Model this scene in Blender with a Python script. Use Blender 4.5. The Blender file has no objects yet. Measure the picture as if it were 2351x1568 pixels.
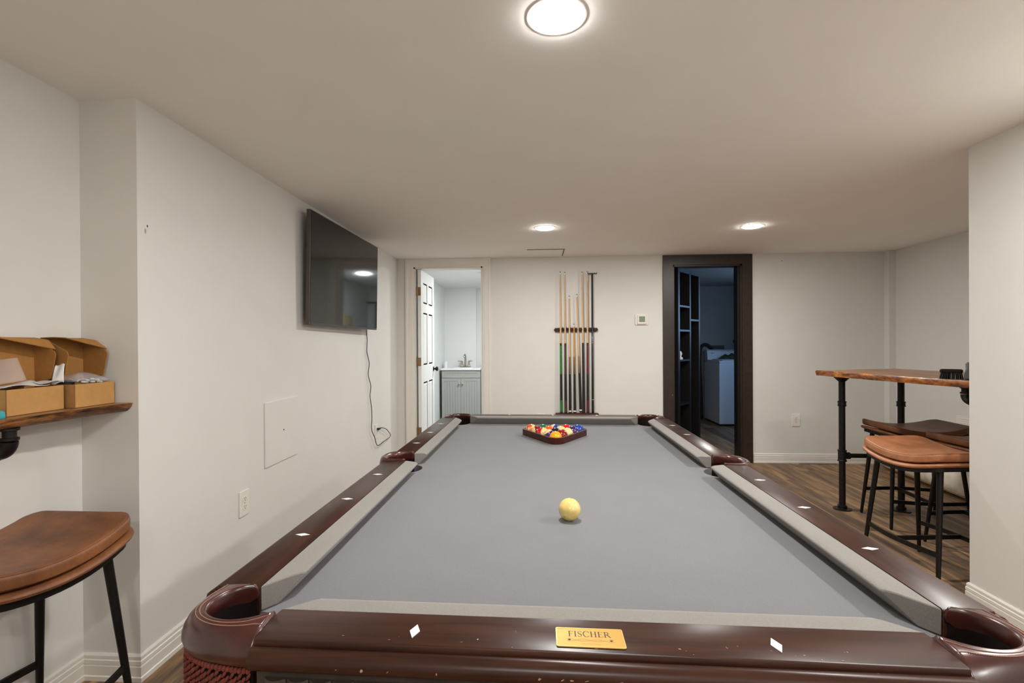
import bpy, math, random
from mathutils import Vector, Matrix, Quaternion, Euler
random.seed(7)
SC = bpy.context.scene
COL = SC.collection
PI = math.pi

# ------------------------------------------------------------------ camera
F_PX, CX, CY = 1143.55, 1153.02, 793.04
YAW, PITCH, ROLL, CAM_H = 0.0638, -0.0033, -0.0056, 1.226
cam = bpy.data.cameras.new('camera')
cam.sensor_fit = 'HORIZONTAL'; cam.sensor_width = 36.0
cam.lens = F_PX * 36.0 / 2351.0
cam.shift_x = (1175.5 - CX) / 2351.0
cam.shift_y = (CY - 784.0) / 2351.0
cam.clip_start = 0.02
cam_o = bpy.data.objects.new('camera', cam); COL.objects.link(cam_o)
fwd = Vector((-math.sin(YAW) * math.cos(PITCH), math.cos(YAW) * math.cos(PITCH), math.sin(PITCH)))
rgt = Vector((math.cos(YAW), math.sin(YAW), 0)); upv = rgt.cross(fwd)
r2 = rgt * math.cos(ROLL) + upv * math.sin(ROLL); u2 = -rgt * math.sin(ROLL) + upv * math.cos(ROLL)
M = Matrix((r2, u2, -fwd)).transposed().to_4x4(); M.translation = (0, 0, CAM_H)
cam_o.matrix_world = M
SC.camera = cam_o

# ------------------------------------------------------------------ world, exposure
w = bpy.data.worlds.new('world'); SC.world = w; w.use_nodes = True
w.node_tree.nodes['Background'].inputs[0].default_value = (0.75, 0.85, 1, 1)
w.node_tree.nodes['Background'].inputs[1].default_value = 0.02
SC.view_settings.view_transform = 'Standard'; SC.view_settings.look = 'None'
SC.view_settings.gamma = 1.0; SC.view_settings.use_curve_mapping = False
SC.view_settings.exposure = 0.26
LAMP_W = 15.0            # each recessed ceiling lamp
LAMP_COL = (1.0, 0.985, 0.955)

# ------------------------------------------------------------------ room numbers (metres)
XL, XREC, YB, YF, ZC = -1.4461, -1.6669, 1.7339, 5.2293, 2.13
XR, XP, YP, Y0 = 3.5687, 2.0282, 2.461, -1.7
TX, TY, TROT, ZS = 0.0915, 1.8038, -0.0130, 0.7671       # pool table centre, turn, slate height

# ------------------------------------------------------------------ materials
def lin(c):
    c = c / 255.0
    return c / 12.92 if c <= 0.04045 else ((c + 0.055) / 1.055) ** 2.4
def rgb(r, g, b): return (lin(r), lin(g), lin(b), 1.0)
MATS = {}
class NT:
    def __init__(s, name):
        s.m = bpy.data.materials.new(name); s.m.use_nodes = True
        s.t = s.m.node_tree; s.b = s.t.nodes['Principled BSDF']
    def n(s, typ, **kw):
        nd = s.t.nodes.new(typ)
        for k, v in kw.items():
            if k.startswith('i_'):
                key = k[2:]
                key = int(key) if key.isdigit() else key.replace('_', ' ')
                nd.inputs[key].default_value = v
            else: setattr(nd, k, v)
        return nd
    def l(s, a, b): s.t.links.new(a, b)
def ramp(nt, fac, stops):
    r = nt.n('ShaderNodeValToRGB'); e = r.color_ramp.elements
    while len(e) < len(stops): e.new(0.5)
    for el, (p, c) in zip(e, stops): el.position = p; el.color = c
    nt.l(fac, r.inputs[0]); return r.outputs[0]
def coords(nt, scale=(1, 1, 1), rand=False):
    tc = nt.n('ShaderNodeTexCoord'); mp = nt.n('ShaderNodeMapping'); mp.inputs['Scale'].default_value = scale
    nt.l(tc.outputs['Object'], mp.inputs[0])
    if rand:
        oi = nt.n('ShaderNodeObjectInfo'); mu = nt.n('ShaderNodeMath', operation='MULTIPLY'); mu.inputs[1].default_value = 57.0
        nt.l(oi.outputs['Random'], mu.inputs[0])
        cb = nt.n('ShaderNodeCombineXYZ'); nt.l(mu.outputs[0], cb.inputs[0]); nt.l(mu.outputs[0], cb.inputs[2])
        nt.l(cb.outputs[0], mp.inputs['Location'])
    return mp.outputs[0]
def noise(nt, vec, scale=5, detail=4, rough=0.5, dist=0.0):
    n = nt.n('ShaderNodeTexNoise'); n.inputs['Scale'].default_value = scale; n.inputs['Detail'].default_value = detail
    n.inputs['Roughness'].default_value = rough; n.inputs['Distortion'].default_value = dist
    nt.l(vec, n.inputs['Vector']); return n.outputs[0]
def bump(nt, h, strength=0.2, dist=0.002):
    b = nt.n('ShaderNodeBump'); b.inputs['Strength'].default_value = strength; b.inputs['Distance'].default_value = dist
    nt.l(h, b.inputs['Height']); nt.l(b.outputs[0], nt.b.inputs['Normal'])
def setp(nt, rough=0.5, metal=0.0, spec=0.5, coat=0.0, coat_r=0.1, sheen=0.0):
    nt.b.inputs['Roughness'].default_value = rough; nt.b.inputs['Metallic'].default_value = metal
    nt.b.inputs['Specular IOR Level'].default_value = spec
    nt.b.inputs['Coat Weight'].default_value = coat; nt.b.inputs['Coat Roughness'].default_value = coat_r
    nt.b.inputs['Sheen Weight'].default_value = sheen
def plain(name, c, rough=0.5, metal=0.0, var=0.06, scale=30, bmp=0.0, spec=0.5, coat=0.0, sheen=0.0):
    nt = NT(name); v = coords(nt); nz = noise(nt, v, scale, 3)
    a = tuple(x * (1 - var) for x in c[:3]) + (1,); b = tuple(min(1, x * (1 + var)) for x in c[:3]) + (1,)
    nt.l(ramp(nt, nz, [(0.3, a), (0.7, b)]), nt.b.inputs['Base Color'])
    setp(nt, rough, metal, spec, coat, sheen=sheen)
    if bmp: bump(nt, nz, bmp)
    MATS[name] = nt.m; return nt.m
def woodgrain(name, stops, axis='y', stretch=14, scale=3.0, rough=0.4, coat=0.0, rand=False, bmp=0.05, dist=0.6, spec=0.5):
    nt = NT(name); sc = {'x': (1, stretch, stretch), 'y': (stretch, 1, stretch), 'z': (stretch, stretch, 1)}[axis]
    v = coords(nt, sc, rand); a = noise(nt, v, scale, 6, 0.6, dist); b = noise(nt, v, scale * 5, 3, 0.6)
    mx = nt.n('ShaderNodeMath', operation='MULTIPLY_ADD'); mx.inputs[1].default_value = 0.28
    nt.l(b, mx.inputs[0]); 
    m2 = nt.n('ShaderNodeMath', operation='MULTIPLY'); m2.inputs[1].default_value = 0.72; nt.l(a, m2.inputs[0]); nt.l(m2.outputs[0], mx.inputs[2])
    nt.l(ramp(nt, mx.outputs[0], stops), nt.b.inputs['Base Color']); setp(nt, rough, 0, spec, coat, 0.12)
    if bmp: bump(nt, mx.outputs[0], bmp, 0.001)
    MATS[name] = nt.m; return nt.m

plain('wall_paint', rgb(223, 221, 216), 0.62, var=0.012, scale=6, bmp=0.0, spec=0.25)
plain('ceiling_paint', rgb(247, 244, 239), 0.8, var=0.01, scale=5, spec=0.15)
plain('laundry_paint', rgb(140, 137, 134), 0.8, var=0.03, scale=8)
plain('cool_lit_paint', rgb(228, 230, 228), 0.6, var=0.01, scale=6, spec=0.25)  # same paint as the walls, cool bathroom light put into its tint
plain('trim_white', rgb(230, 226, 218), 0.38, var=0.01, scale=10)
plain('door_white', rgb(236, 236, 234), 0.4, var=0.01, scale=10)
plain('dark_trim', rgb(46, 35, 27), 0.42, var=0.25, scale=25, bmp=0.05)
plain('plastic_white', rgb(232, 228, 220), 0.35, var=0.01)
plain('slot_dark', rgb(60, 52, 46), 0.6)
plain('black_metal', rgb(32, 29, 27), 0.42, 0.6, var=0.25, scale=120, bmp=0.08)
plain('black_pipe', rgb(42, 39, 37), 0.45, 0.7, var=0.25, scale=60, bmp=0.1)
plain('black_plastic', rgb(18, 17, 17), 0.35, var=0.2)
plain('bezel_grey', rgb(78, 70, 65), 0.4, 0.2)
plain('rubber', rgb(22, 21, 21), 0.7)
plain('nickel', rgb(176, 166, 152), 0.28, 1.0, var=0.05)
plain('hinge_bronze', rgb(150, 126, 98), 0.35, 0.9, var=0.15)
plain('knob_black', rgb(38, 38, 42), 0.35, 0.6)
plain('cardboard', rgb(190, 144, 88), 0.8, var=0.05, scale=50, bmp=0.03, spec=0.2)
plain('cardboard_inner', rgb(168, 120, 66), 0.85, var=0.06, scale=60, bmp=0.03, spec=0.2)
plain('paper_white', rgb(226, 224, 222), 0.75, var=0.02, spec=0.2)
plain('teal_plastic', rgb(60, 170, 180), 0.4)
plain('pearl', rgb(228, 226, 222), 0.3, var=0.04)
plain('vanity_grey', rgb(168, 169, 166), 0.45, var=0.02)
plain('vanity_top', rgb(236, 238, 240), 0.2, var=0.01)
plain('washer_white', rgb(214, 218, 224), 0.3, var=0.01)
plain('washer_panel', rgb(190, 194, 200), 0.35, var=0.01)
plain('shower_teal', rgb(126, 146, 148), 0.5, var=0.05)
plain('towel', rgb(205, 190, 150), 0.95, var=0.1, scale=80, bmp=0.3)
plain('unit_black', rgb(17, 15, 15), 0.45, var=0.2)
plain('lcd', rgb(120, 134, 118), 0.25, var=0.04)
plain('tile_grey', rgb(150, 150, 148), 0.4, var=0.05)
plain('bristle', rgb(24, 22, 22), 0.6, var=0.4, scale=300, bmp=0.6)
plain('yellow_label', rgb(226, 210, 40), 0.5)
plain('rug', rgb(226, 217, 203), 0.95, var=0.2, scale=11, bmp=0.25, spec=0.1)
plain('rug_back', rgb(150, 128, 96), 0.95, var=0.15, scale=60, bmp=0.2, spec=0.1)
plain('thread', rgb(150, 108, 92), 0.7)
plain('black_rubber_trim', rgb(60, 56, 54), 0.6)
plain('ferrule', rgb(235, 228, 214), 0.3, var=0.01)
plain('cue_tip', rgb(60, 70, 90), 0.8)
plain('cue_black', rgb(28, 25, 24), 0.3, coat=0.4)
plain('cue_green', rgb(26, 120, 34), 0.3, var=0.25, scale=60, coat=0.5)
plain('cue_brown', rgb(74, 48, 36), 0.3, var=0.2, scale=60, coat=0.5)
plain('cue_red', rgb(104, 20, 24), 0.3, var=0.2, scale=60, coat=0.5)
plain('gold_plate', rgb(204, 158, 76), 0.36, 0.35, var=0.04, scale=60)
plain('gold_rim', rgb(236, 206, 130), 0.3, 0.5, var=0.03)
plain('engrave', rgb(52, 40, 26), 0.5)
plain('engrave_faint', rgb(150, 116, 62), 0.5)
plain('rack_strip', rgb(128, 128, 130), 0.6)
plain('pane_frame', rgb(200, 205, 210), 0.4)

# felt: grey cloth
def felt(name, c):
    nt = NT(name); v = coords(nt); a = noise(nt, v, 420, 3, 0.7); b = noise(nt, v, 7, 3)
    mx = nt.n('ShaderNodeMath', operation='MULTIPLY_ADD'); mx.inputs[1].default_value = 0.8
    m2 = nt.n('ShaderNodeMath', operation='MULTIPLY'); m2.inputs[1].default_value = 0.2; nt.l(b, m2.inputs[0]); nt.l(a, mx.inputs[0]); nt.l(m2.outputs[0], mx.inputs[2])
    lo = tuple(x * 0.86 for x in c[:3]) + (1,); hi = tuple(x * 1.14 for x in c[:3]) + (1,)
    nt.l(ramp(nt, mx.outputs[0], [(0.30, lo), (0.70, hi)]), nt.b.inputs['Base Color'])
    setp(nt, 0.95, spec=0.15, sheen=0.25); bump(nt, a, 0.25, 0.001); MATS[name] = nt.m
felt('felt', rgb(107, 107, 110))
felt('felt_rail', rgb(126, 121, 116))

def mahogany(name, c0, c1, axis, chips=0.75):
    nt = NT(name); sc = {'x': (2, 26, 26), 'y': (26, 2, 26)}[axis]
    v = coords(nt, sc); a = noise(nt, v, 2.2, 6, 0.65, 0.5)
    v2 = coords(nt); sp = noise(nt, v2, 130, 2, 0.6); big = noise(nt, v2, 9, 3, 0.6)
    base = ramp(nt, a, [(0.25, c0), (0.8, c1)])
    mu = nt.n('ShaderNodeMath', operation='MULTIPLY'); nt.l(sp, mu.inputs[0]); nt.l(big, mu.inputs[1])
    chip = ramp(nt, mu.outputs[0], [(0.455, (0, 0, 0, 1)), (0.48, (1, 1, 1, 1))])
    mix = nt.n('ShaderNodeMix', data_type='RGBA'); mix.inputs[7].default_value = rgb(150, 118, 98)
    sc2 = nt.n('ShaderNodeMath', operation='MULTIPLY'); sc2.inputs[1].default_value = chips; nt.l(chip, sc2.inputs[0])
    nt.l(sc2.outputs[0], mix.inputs[0]); nt.l(base, mix.inputs[6]); nt.l(mix.outputs[2], nt.b.inputs['Base Color'])
    rr = nt.n('ShaderNodeMapRange'); rr.inputs[3].default_value = 0.27; rr.inputs[4].default_value = 0.37; nt.l(big, rr.inputs[0]); 
    setp(nt, 0.3, spec=0.27, coat=0.0, coat_r=0.22); nt.l(rr.outputs[0], nt.b.inputs['Roughness'])
    bump(nt, a, 0.03, 0.001); MATS[name] = nt.m
mahogany('rail_wood_y', rgb(34, 19, 13), rgb(72, 42, 31), 'y')
mahogany('rail_wood_x', rgb(36, 20, 14), rgb(76, 44, 32), 'x')
mahogany('rack_wood', rgb(40, 12, 10), rgb(84, 34, 26), 'x', 0.0)
plain('chip_pale', rgb(168, 134, 112), 0.7)
plain('apron_wood', rgb(58, 48, 42), 0.45, var=0.35, scale=14)

def leather(name, stops, scale=9, rough=0.4, coat=0.2, bmp=0.12):
    nt = NT(name); v = coords(nt); a = noise(nt, v, scale, 5, 0.6, 0.4); f = noise(nt, v, 260, 3, 0.6)
    mx = nt.n('ShaderNodeMath', operation='MULTIPLY_ADD'); mx.inputs[1].default_value = 0.22
    m2 = nt.n('ShaderNodeMath', operation='MULTIPLY'); m2.inputs[1].default_value = 0.78; nt.l(a, m2.inputs[0]); nt.l(f, mx.inputs[0]); nt.l(m2.outputs[0], mx.inputs[2])
    nt.l(ramp(nt, mx.outputs[0], stops), nt.b.inputs['Base Color']); setp(nt, rough, coat=coat, coat_r=0.25); bump(nt, f, bmp, 0.001); MATS[name] = nt.m
leather('seat_leather', [(0.3, rgb(84, 48, 26)), (0.5, rgb(122, 74, 40)), (0.72, rgb(158, 102, 58))], 7, 0.5, 0.1)
leather('seat_leather_tan', [(0.3, rgb(128, 76, 46)), (0.5, rgb(166, 106, 68)), (0.72, rgb(192, 134, 94))], 7, 0.5, 0.1)
leather('seat_leather_shaded', [(0.3, rgb(84, 50, 30)), (0.5, rgb(118, 72, 42)), (0.72, rgb(150, 96, 58))], 7, 0.5, 0.12)  # seat leather slightly darkened, shade put into the colour
leather('pocket_leather', [(0.3, rgb(42, 17, 14)), (0.55, rgb(70, 30, 25)), (0.75, rgb(86, 44, 37))], 12, 0.28, 0.5, 0.05)
plain('pocket_dark', rgb(20, 9, 7), 0.4, var=0.3)
plain('rope', rgb(104, 42, 30), 0.85, var=0.35, scale=160, bmp=0.3)
plain('diamond', rgb(232, 230, 228), 0.25, var=0.03)

def floorwood():
    nt = NT('plank_wood'); v = coords(nt, (9, 0.6, 9), True); a = noise(nt, v, 1.4, 6, 0.6, 0.8); b = noise(nt, v, 14, 4, 0.7)
    mx = nt.n('ShaderNodeMath', operation='MULTIPLY_ADD'); mx.inputs[1].default_value = 0.3
    m2 = nt.n('ShaderNodeMath', operation='MULTIPLY'); m2.inputs[1].default_value = 0.7; nt.l(a, m2.inputs[0]); nt.l(b, mx.inputs[0]); nt.l(m2.outputs[0], mx.inputs[2])
    c = ramp(nt, mx.outputs[0], [(0.36, rgb(78, 62, 51)), (0.46, rgb(110, 87, 67)), (0.54, rgb(144, 113, 82)), (0.66, rgb(184, 146, 102))])
    oi = nt.n('ShaderNodeObjectInfo'); hs = nt.n('ShaderNodeHueSaturation'); mr = nt.n('ShaderNodeMapRange')
    mr.inputs[3].default_value = 0.78; mr.inputs[4].default_value = 1.2; nt.l(oi.outputs['Random'], mr.inputs[0]); nt.l(mr.outputs[0], hs.inputs['Value'])
    nt.l(c, hs.inputs['Color']); nt.l(hs.outputs[0], nt.b.inputs['Base Color']); setp(nt, 0.5, spec=0.35); bump(nt, mx.outputs[0], 0.12, 0.001); MATS['plank_wood'] = nt.m
floorwood()
plain('floor_base', rgb(40, 32, 27), 0.8)
woodgrain('slab_top', [(0.3, rgb(84, 54, 36)), (0.5, rgb(132, 88, 56)), (0.7, rgb(166, 118, 78))], 'y', 10, 2.4, 0.4, 0.2)
woodgrain('live_edge', [(0.36, rgb(40, 22, 12)), (0.46, rgb(118, 66, 26)), (0.58, rgb(184, 116, 50)), (0.72, rgb(212, 146, 74))], 'y', 3.5, 7, 0.45, 0.1, bmp=0.4)
woodgrain('live_edge_dark', [(0.38, rgb(26, 15, 10)), (0.48, rgb(92, 56, 28)), (0.6, rgb(168, 112, 60))], 'y', 5, 6, 0.45, 0.1, bmp=0.4)
woodgrain('shelf_top', [(0.3, rgb(104, 72, 48)), (0.6, rgb(158, 116, 78))], 'y', 10, 3, 0.4, 0.15)
woodgrain('maple', [(0.3, rgb(196, 160, 118)), (0.7, rgb(222, 190, 148))], 'z', 12, 4, 0.35, 0.3, bmp=0)
woodgrain('maple_orange', [(0.3, rgb(196, 138, 62)), (0.7, rgb(220, 166, 92))], 'z', 12, 4, 0.35, 0.3, bmp=0)

def emis(name, c, s):
    nt = NT(name); nt.b.inputs['Base Color'].default_value = c; nt.b.inputs['Emission Color'].default_value = c; nt.b.inputs['Emission Strength'].default_value = s; MATS[name] = nt.m
emis('lens_glow', (1, 0.98, 0.945, 1), 95.0)
emis('lens_glow_cool', (0.95, 0.985, 1, 1), 60.0)
emis('blue_fill_glow', (0.36, 0.61, 1.0, 1), 9.5)  # blue glow for the pane added in the laundry
def screen():
    nt = NT('tv_screen'); nt.b.inputs['Base Color'].default_value = (0.004, 0.004, 0.004, 1); setp(nt, 0.05, spec=0.4); MATS['tv_screen'] = nt.m
    nt = NT('clear_plastic'); nt.b.inputs['Base Color'].default_value = (0.93, 0.93, 0.95, 1); setp(nt, 0.16, spec=0.6); nt.b.inputs['Alpha'].default_value = 0.16; MATS['clear_plastic'] = nt.m
screen()
def camo():
    nt = NT('camo'); v = coords(nt); a = noise(nt, v, 22, 2, 0.5)
    nt.l(ramp(nt, a, [(0.35, rgb(40, 46, 34)), (0.48, rgb(90, 92, 66)), (0.56, rgb(58, 60, 42)), (0.68, rgb(120, 112, 84))]), nt.b.inputs['Base Color']); setp(nt, 0.95, spec=0.1); MATS['camo'] = nt.m
camo()

# ------------------------------------------------------------------ mesh helpers
class MB:
    def __init__(s): s.v = []; s.f = []; s.cur = 0
    def add(s, vs, fs):
        o = len(s.v); s.v += [tuple(p) for p in vs]; s.f += [tuple(i + o for i in f) for f in fs]; return s
    def box(s, x0, x1, y0, y1, z0, z1):
        return s.add([(x0, y0, z0), (x1, y0, z0), (x1, y1, z0), (x0, y1, z0), (x0, y0, z1), (x1, y0, z1), (x1, y1, z1), (x0, y1, z1)],
                     [(0, 3, 2, 1), (4, 5, 6, 7), (0, 1, 5, 4), (1, 2, 6, 5), (2, 3, 7, 6), (3, 0, 4, 7)])
    def prism(s, poly, a, b, axis='z'):
        n = len(poly)
        def P(p, h): return {'z': (p[0], p[1], h), 'y': (p[0], h, p[1]), 'x': (h, p[0], p[1])}[axis]
        vs = [P(p, a) for p in poly] + [P(p, b) for p in poly]
        return s.add(vs, [tuple(range(n))[::-1], tuple(range(n, 2 * n))] + [(i, (i + 1) % n, n + (i + 1) % n, n + i) for i in range(n)])
    def loft(s, rings, closed=True, caps=True):
        n = len(rings[0]); vs = [p for r in rings for p in r]; fs = []
        m = n if closed else n - 1
        for k in range(len(rings) - 1):
            for i in range(m):
                j = (i + 1) % n; fs.append((k * n + i, k * n + j, (k + 1) * n + j, (k + 1) * n + i))
        if caps: fs += [tuple(range(n))[::-1], tuple((len(rings) - 1) * n + i for i in range(n))]
        return s.add(vs, fs)
    def lathe(s, prof, c=(0, 0, 0), n=24, axis='z', caps=True):
        rings = []
        for r, h in prof:
            ring = []
            for i in range(n):
                a = 2 * PI * i / n; p, q = r * math.cos(a), r * math.sin(a)
                ring.append({'z': (c[0] + p, c[1] + q, c[2] + h), 'y': (c[0] + p, c[1] + h, c[2] - q), 'x': (c[0] + h, c[1] + p, c[2] + q)}[axis])
            rings.append(ring)
        return s.loft(rings, True, caps)
    def tube(s, pts, r, n=10, flat=None):
        pts = [Vector(p) for p in pts]; rings = []; up = None
        for i, p in enumerate(pts):
            t = (pts[min(i + 1, len(pts) - 1)] - pts[max(i - 1, 0)]).normalized()
            if up is None:
                up = Vector((0, 0, 1)) if abs(t.z) < 0.9 else Vector((1, 0, 0))
            a = (up - t * up.dot(t)).normalized(); b = t.cross(a); up = a
            rr = r[i] if isinstance(r, (list, tuple)) else r
            ra, rb = (rr, rr) if flat is None else (flat[0], flat[1])
            if flat is None:
                rings.append([p + a * (rr * math.cos(2 * PI * k / n)) + b * (rr * math.sin(2 * PI * k / n)) for k in range(n)])
            else:
                rings.append([p + a * (ra * x) + b * (rb * y) for x, y in ((-1, -1), (1, -1), (1, 1), (-1, 1))])
        return s.loft(rings)
    def ell(s, c, rad, nu=12, nv=8, rot=None):
        c = Vector(c); rings = []
        for k in range(1, nv):
            th = PI * k / nv; ring = []
            for i in range(nu):
                a = 2 * PI * i / nu; p = Vector((rad[0] * math.sin(th) * math.cos(a), rad[1] * math.sin(th) * math.sin(a), -rad[2] * math.cos(th)))
                if rot: p = rot @ p
                ring.append(c + p)
            rings.append(ring)
        b = Vector((0, 0, -rad[2])); t = Vector((0, 0, rad[2]))
        if rot: b = rot @ b; t = rot @ t
        o = len(s.v); s.loft(rings, True, False)
        ib = len(s.v); s.v += [tuple(c + b), tuple(c + t)]; L = o + (nv - 2) * nu
        for i in range(nu):
            j = (i + 1) % nu; s.f.append((ib, o + j, o + i)); s.f.append((ib + 1, L + i, L + j))
        return s
    def sweep(s, path, prof, nrm, closed=False, sign=1):
        path = [Vector(p) for p in path]; nrm = Vector(nrm); rings = []; N = len(path)
        for i in range(N):
            tp = (path[i] - path[i - 1]).normalized() if (i > 0 or closed) else None
            tn = (path[(i + 1) % N] - path[i]).normalized() if (i < N - 1 or closed) else None
            if tp is None: tp = tn
            if tn is None: tn = tp
            sp = nrm.cross(tp) * sign; sn = nrm.cross(tn) * sign
            m = sp + sn; m = m / max(1e-6, m.dot(sp))
            rings.append([path[i] + m * a + nrm * b for a, b in prof])
        if closed: rings.append(rings[0])
        return s.loft(rings, True, not closed)
    def mesh(s, name):
        me = bpy.data.meshes.new(name); me.from_pydata(s.v, [], s.f); me.update()
        import bmesh
        bm = bmesh.new(); bm.from_mesh(me); bmesh.ops.recalc_face_normals(bm, faces=bm.faces); bm.to_mesh(me); bm.free()
        return me
    def build(s, name, mat, parent=None, smooth=False, bevel=0, seg=2, loc=(0, 0, 0), rot=(0, 0, 0), sub=0):
        return link(name, s.mesh(name), mat, parent, smooth, bevel, seg, loc, rot, sub)
def link(name, me, mat, parent=None, smooth=False, bevel=0, seg=2, loc=(0, 0, 0), rot=(0, 0, 0), sub=0):
    o = bpy.data.objects.new(name, me); COL.objects.link(o)
    if mat and not me.materials: me.materials.append(MATS[mat])
    if smooth:
        for p in me.polygons: p.use_smooth = True
        if smooth == 'auto':
            import bmesh
            bm = bmesh.new(); bm.from_mesh(me)
            for e in bm.edges:
                if len(e.link_faces) == 2 and e.calc_face_angle(0) > 0.7: e.smooth = False
            bm.to_mesh(me); bm.free()
    if bevel:
        b = o.modifiers.new('bevel', 'BEVEL'); b.width = bevel; b.segments = seg; b.limit_method = 'ANGLE'; b.angle_limit = 0.6
        b.harden_normals = False
    if sub:
        b = o.modifiers.new('sub', 'SUBSURF'); b.levels = sub; b.render_levels = sub
    o.location = loc; o.rotation_euler = rot
    if parent: o.parent = parent
    return o
def tag(o, label, cat, group=None, kind=None):
    if label: o['label'] = label
    if cat: o['category'] = cat
    if group: o['group'] = group
    if kind: o['kind'] = kind
    return o
def thing(name, label, cat, loc=(0, 0, 0), rotz=0, group=None):
    o = bpy.data.objects.new(name, None); COL.objects.link(o); o.empty_display_size = 0.05
    o.location = loc; o.rotation_euler = (0, 0, rotz); return tag(o, label, cat, group)
def struct(o, label=None, cat=None): o['kind'] = 'structure'; return tag(o, label, cat)
def copy_tree(o, parent=None):
    c = o.copy(); COL.objects.link(c); c.parent = parent
    for ch in list(o.children): copy_tree(ch, c)
    return c
def rbox(hx, hy, rc, n=6):
    out = []
    for cx_, cy_, a0 in ((hx - rc, hy - rc, 0), (-hx + rc, hy - rc, PI / 2), (-hx + rc, -hy + rc, PI), (hx - rc, -hy + rc, 1.5 * PI)):
        for i in range(n + 1):
            a = a0 + PI / 2 * i / n; out.append((cx_ + rc * math.cos(a), cy_ + rc * math.sin(a)))
    return out
def ribbon(pts, wd):
    """2D polyline -> list of quads"""
    q = []
    for (a, b), (c, d) in zip(pts, pts[1:]):
        L = math.hypot(c - a, d - b) or 1e-9; nx, ny = -(d - b) / L * wd / 2, (c - a) / L * wd / 2
        q.append([(a + nx, b + ny), (a - nx, b - ny), (c - nx, d - ny), (c + nx, d + ny)])
    return q

# ------------------------------------------------------------------ room shell
T = 0.12
# floor with separate planks
fb = MB().box(XREC - T, XR + T, Y0 - T, 8.4, -0.08, -0.012).build('floor', 'floor_base')
struct(fb, 'dark brown wood-look plank floor running toward the far wall', 'floor')
PW, PL = 0.185, 1.22
def plank_mesh():
    c = 0.0016; g = 0.0006; hx, hy = PW / 2 - g, PL / 2 - g; m = MB()
    m.loft([[(-hx, -hy, -0.012), (hx, -hy, -0.012), (hx, hy, -0.012), (-hx, hy, -0.012)], [(-hx, -hy, -c), (hx, -hy, -c), (hx, hy, -c), (-hx, hy, -c)],
            [(-hx + c, -hy + c, 0), (hx - c, -hy + c, 0), (hx - c, hy - c, 0), (-hx + c, hy - c, 0)]])
    me = m.mesh('plank'); me.materials.append(MATS['plank_wood']); return me
pm = plank_mesh()
def planks(x0, x1, y0, y1, seed):
    rnd = random.Random(seed); x = x0; k = 0
    while x < x1 - 0.01:
        wd = min(PW, x1 - x); y = y0 - rnd.choice((0.0, 0.31, 0.62, 0.93)) 
        while y < y1 - 0.01:
            a, b = max(y, y0), min(y + PL, y1)
            if b - a > 0.05:
                o = bpy.data.objects.new('plank', pm); COL.objects.link(o); o.parent = fb
                o.location = (x + wd / 2, (a + b) / 2, 0); o.scale = (wd / PW, (b - a) / PL, 1)
            y += PL
        x += PW
planks(XREC, XP + 0.08, Y0, YF, 3)
planks(XP + 0.08, XR, YP, YF, 4)
planks(1.30, 3.6, YF, 8.2, 5)
MB().box(-1.45, 0.3, YF + 0.06, 8.0, -0.012, 0.0).build('floor_tiles_bathroom', 'tile_grey', fb)

cl = MB().box(XREC - T, XR + T, Y0 - T, YF + T, ZC, ZC + 0.1).build('ceiling', 'ceiling_paint')
struct(cl, 'smooth off-white painted ceiling with recessed lights', 'ceiling')
struct(MB().box(-1.6, 0.4, YF + T, 8.15, ZC, ZC + 0.1).build('ceiling_bathroom', 'cool_lit_paint'), 'white bathroom ceiling seen through the white doorway', 'ceiling')
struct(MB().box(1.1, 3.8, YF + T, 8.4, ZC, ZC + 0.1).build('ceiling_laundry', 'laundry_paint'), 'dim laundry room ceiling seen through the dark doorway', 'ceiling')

wl = MB().box(XREC - T, XL, YB, YF + T, 0, ZC).build('wall_left', 'wall_paint'); struct(wl, 'long white painted left wall carrying the television', 'wall')
struct(MB().box(XREC - T, XREC, Y0 - T, YB, 0, ZC).build('wall_recess', 'wall_paint'), 'white recessed wall behind the wooden shelf on the left', 'wall')
struct(MB().box(XREC, XP, Y0 - T, Y0, 0, ZC).build('wall_front', 'wall_paint'), 'white wall behind the viewer', 'wall')
struct(MB().box(XR, XR + T, YP, YF + T, 0, ZC).build('wall_right', 'wall_paint'), 'white far right wall beyond the bar table', 'wall')
struct(MB().box(XP, XR + T, Y0 - T, YP, 0, ZC).build('wall_partition', 'wall_paint'), 'white foreground partition wall at the right edge', 'wall')
D1 = (-1.275, -0.537, 2.045); D2 = (1.424, 2.119, 2.027)
m = MB(); y0, y1 = YF, YF + T
m.box(XL - 0.01, D1[0], y0, y1, 0, ZC); m.box(D1[0], D1[1], y0, y1, D1[2], ZC); m.box(D1[1], D2[0], y0, y1, 0, ZC)
m.box(D2[0], D2[1], y0, y1, D2[2], ZC); m.box(D2[1], XR + 0.01, y0, y1, 0, ZC)
m.box(3.505, XR + 0.01, 5.16, y0 + 0.01, 0, ZC)
wf = m.build('wall_far', 'wall_paint'); struct(wf, 'white far wall with two doorways and the cue rack', 'wall')
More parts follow.
